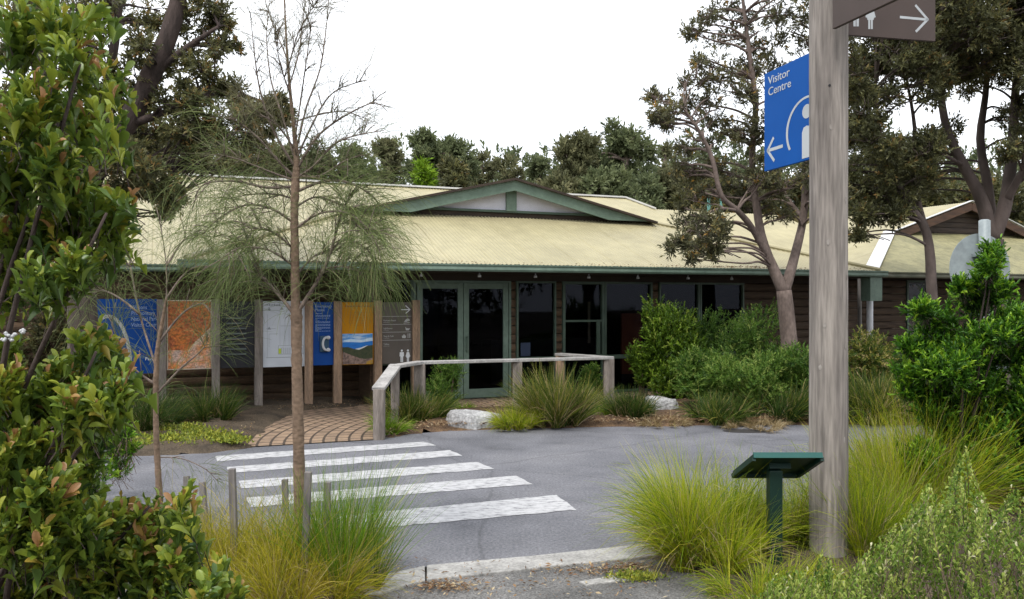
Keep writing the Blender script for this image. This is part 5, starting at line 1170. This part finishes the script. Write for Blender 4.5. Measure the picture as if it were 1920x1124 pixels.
fb = [('bushy mid green tree left of the gable, first of the skyline group',595,286,100,44,L_far),('bushy green tree with rounded top behind the casuarina',655,272,100,45,L_far),('paler tree with a narrow top left of the tall umbrella tree',725,262,70,48,L_farb),
      ('dense dark olive tree right of the lime green tree',855,312,95,37,L_dark),('pale olive tree just left of the gable peak',958,296,66,50,L_farb),('rounded olive tree behind the gable peak',1012,300,64,48,L_far),
      ('low olive tree right of the gable peak',1055,335,105,36,L_farb),('dense olive tree under the pair of umbrella crowns',1130,322,120,36,L_far),('mid green tree behind the right ridge end',1212,332,110,37,L_far),
      ('brown olive tree left of the teal pole frame',1272,318,90,40,L_farb),('dark tree behind the teal pole frame',1335,338,110,36,L_dark),('dark tree behind the banksia trunk',1430,345,130,36,L_dark),
      ('dark tree behind the timber pole',1545,338,130,36,L_dark),('dark tree above the annexe roof ridge',1645,340,130,36,L_dark),('dark tree behind the annexe gable',1745,345,140,36,L_dark),('dark tree right of the annexe gable',1860,335,160,36,L_dark),('dark tree beyond the right edge trunks',1985,320,180,36,L_dark),
      ('olive tree behind the casuarina top',520,282,120,40,L_farb),('grey green tree behind the left ridge',440,255,130,38,L_farb),('brownish tree between the dark tree and the casuarina',345,235,150,38,L_farb),('dark tree behind the leaning trunk',225,215,170,36,L_dark),('dark tree at the far left beyond the roof',95,190,190,35,L_dark),('dark tree outermost on the left',-20,170,200,35,L_dark)]
for lb, px, top, w, d, mt in fb: far_tree(lb, px, top, w, d, mt, M_barkd, 24)
far_tree('lime green rounded tree standing out before the skyline', 795, 316, 64, 34, L_lime, M_barkd, 12)
far_tree('slender tree with small umbrella crown left of the skyline gap', 792, 256, 62, 41, L_far, M_bark, 9, H+225/F*41, ntw=40)
far_tree('umbrella shaped tree with wide flat crown above the dark olive one', 848, 260, 84, 42, L_far, M_bark, 11, H+232/F*42, ntw=40)
far_tree('left umbrella shaped tree of the pair above the ridge', 1082, 254, 78, 38, L_farb, M_bark, 10, H+228/F*38, ntw=44)
far_tree('right umbrella shaped tree of the pair with the widest crown', 1162, 249, 112, 39, L_far, M_bark, 15, H+215/F*39, ntw=44)
far_tree('sparse small tree in the skyline gap', 902, 292, 40, 52, L_farb, M_bark, 6, H+215/F*52, ntw=20)
far_tree('thin wispy tree right of the umbrella pair', 1246, 276, 46, 52, L_farb, M_bark, 7, H+215/F*52, ntw=14)
# unseen trees put in behind the viewer to darken the window reflections
lob = []
for X in np.arange(-34,36,2.0):
    for k in range(4): r = random.uniform(1.2,2.0); lob.append((Vector((X+random.uniform(-1,1),-19+random.uniform(-2,2),1.2+2.1*k+random.uniform(-.5,.5))), r, r, r))
w2 = thing('woodland', (0,-19,0), 'unseen wood on the viewer side of the road', 'woodland'); w2['kind'] = 'stuff'
crown('foliage', w2, lob, L_dark, 40, 8, .4, .2, .7, (.4,.2), 'rhomb', .3, .8, 1.0, .1, .4)
# wooded rise far behind, one mass
lob = []
for X in np.arange(-75,95,2.6):
    for row in range(3):
        d = 62+row*7+random.uniform(-2,2); z = 12.7+row*.7+random.uniform(-1.4,1.0)+(2 if X < -18 else 0)+(1.2 if X > 12 else 0); r = random.uniform(1.5,2.6)
        lob.append((Vector((X+random.uniform(-1,1),d,z-r)), r, r, r)); lob += [(Vector((X+random.uniform(-1,1),d-1-k,z-r-2.4*k)), r*1.25, r, r*1.2) for k in (1,2,3)]
w_ = thing('woodland', (0,65,0), 'far wooded rise closing the view behind the nearer trees', 'woodland'); w_['kind'] = 'stuff'
crown('foliage', w_, lob, L_far, 40, 8, .5, .22, .8, (.35,.2), 'rhomb', .35, .8, 1.0, .1, .5)
m = MB(); q = [(-120,58,-.1),(-80,80,5.5),(-40,82,6),(0,82,5.6),(50,82,5.4),(110,80,5),(150,58,-.1)]
m.poly([(-120,56,-.1),(150,56,-.1),(150,84,5),(-120,84,5)]); m.poly([(-120,84,5),(150,84,5),(200,300,6),(-200,300,6)]); tag(m.build('hill', M_soil), kind='structure')
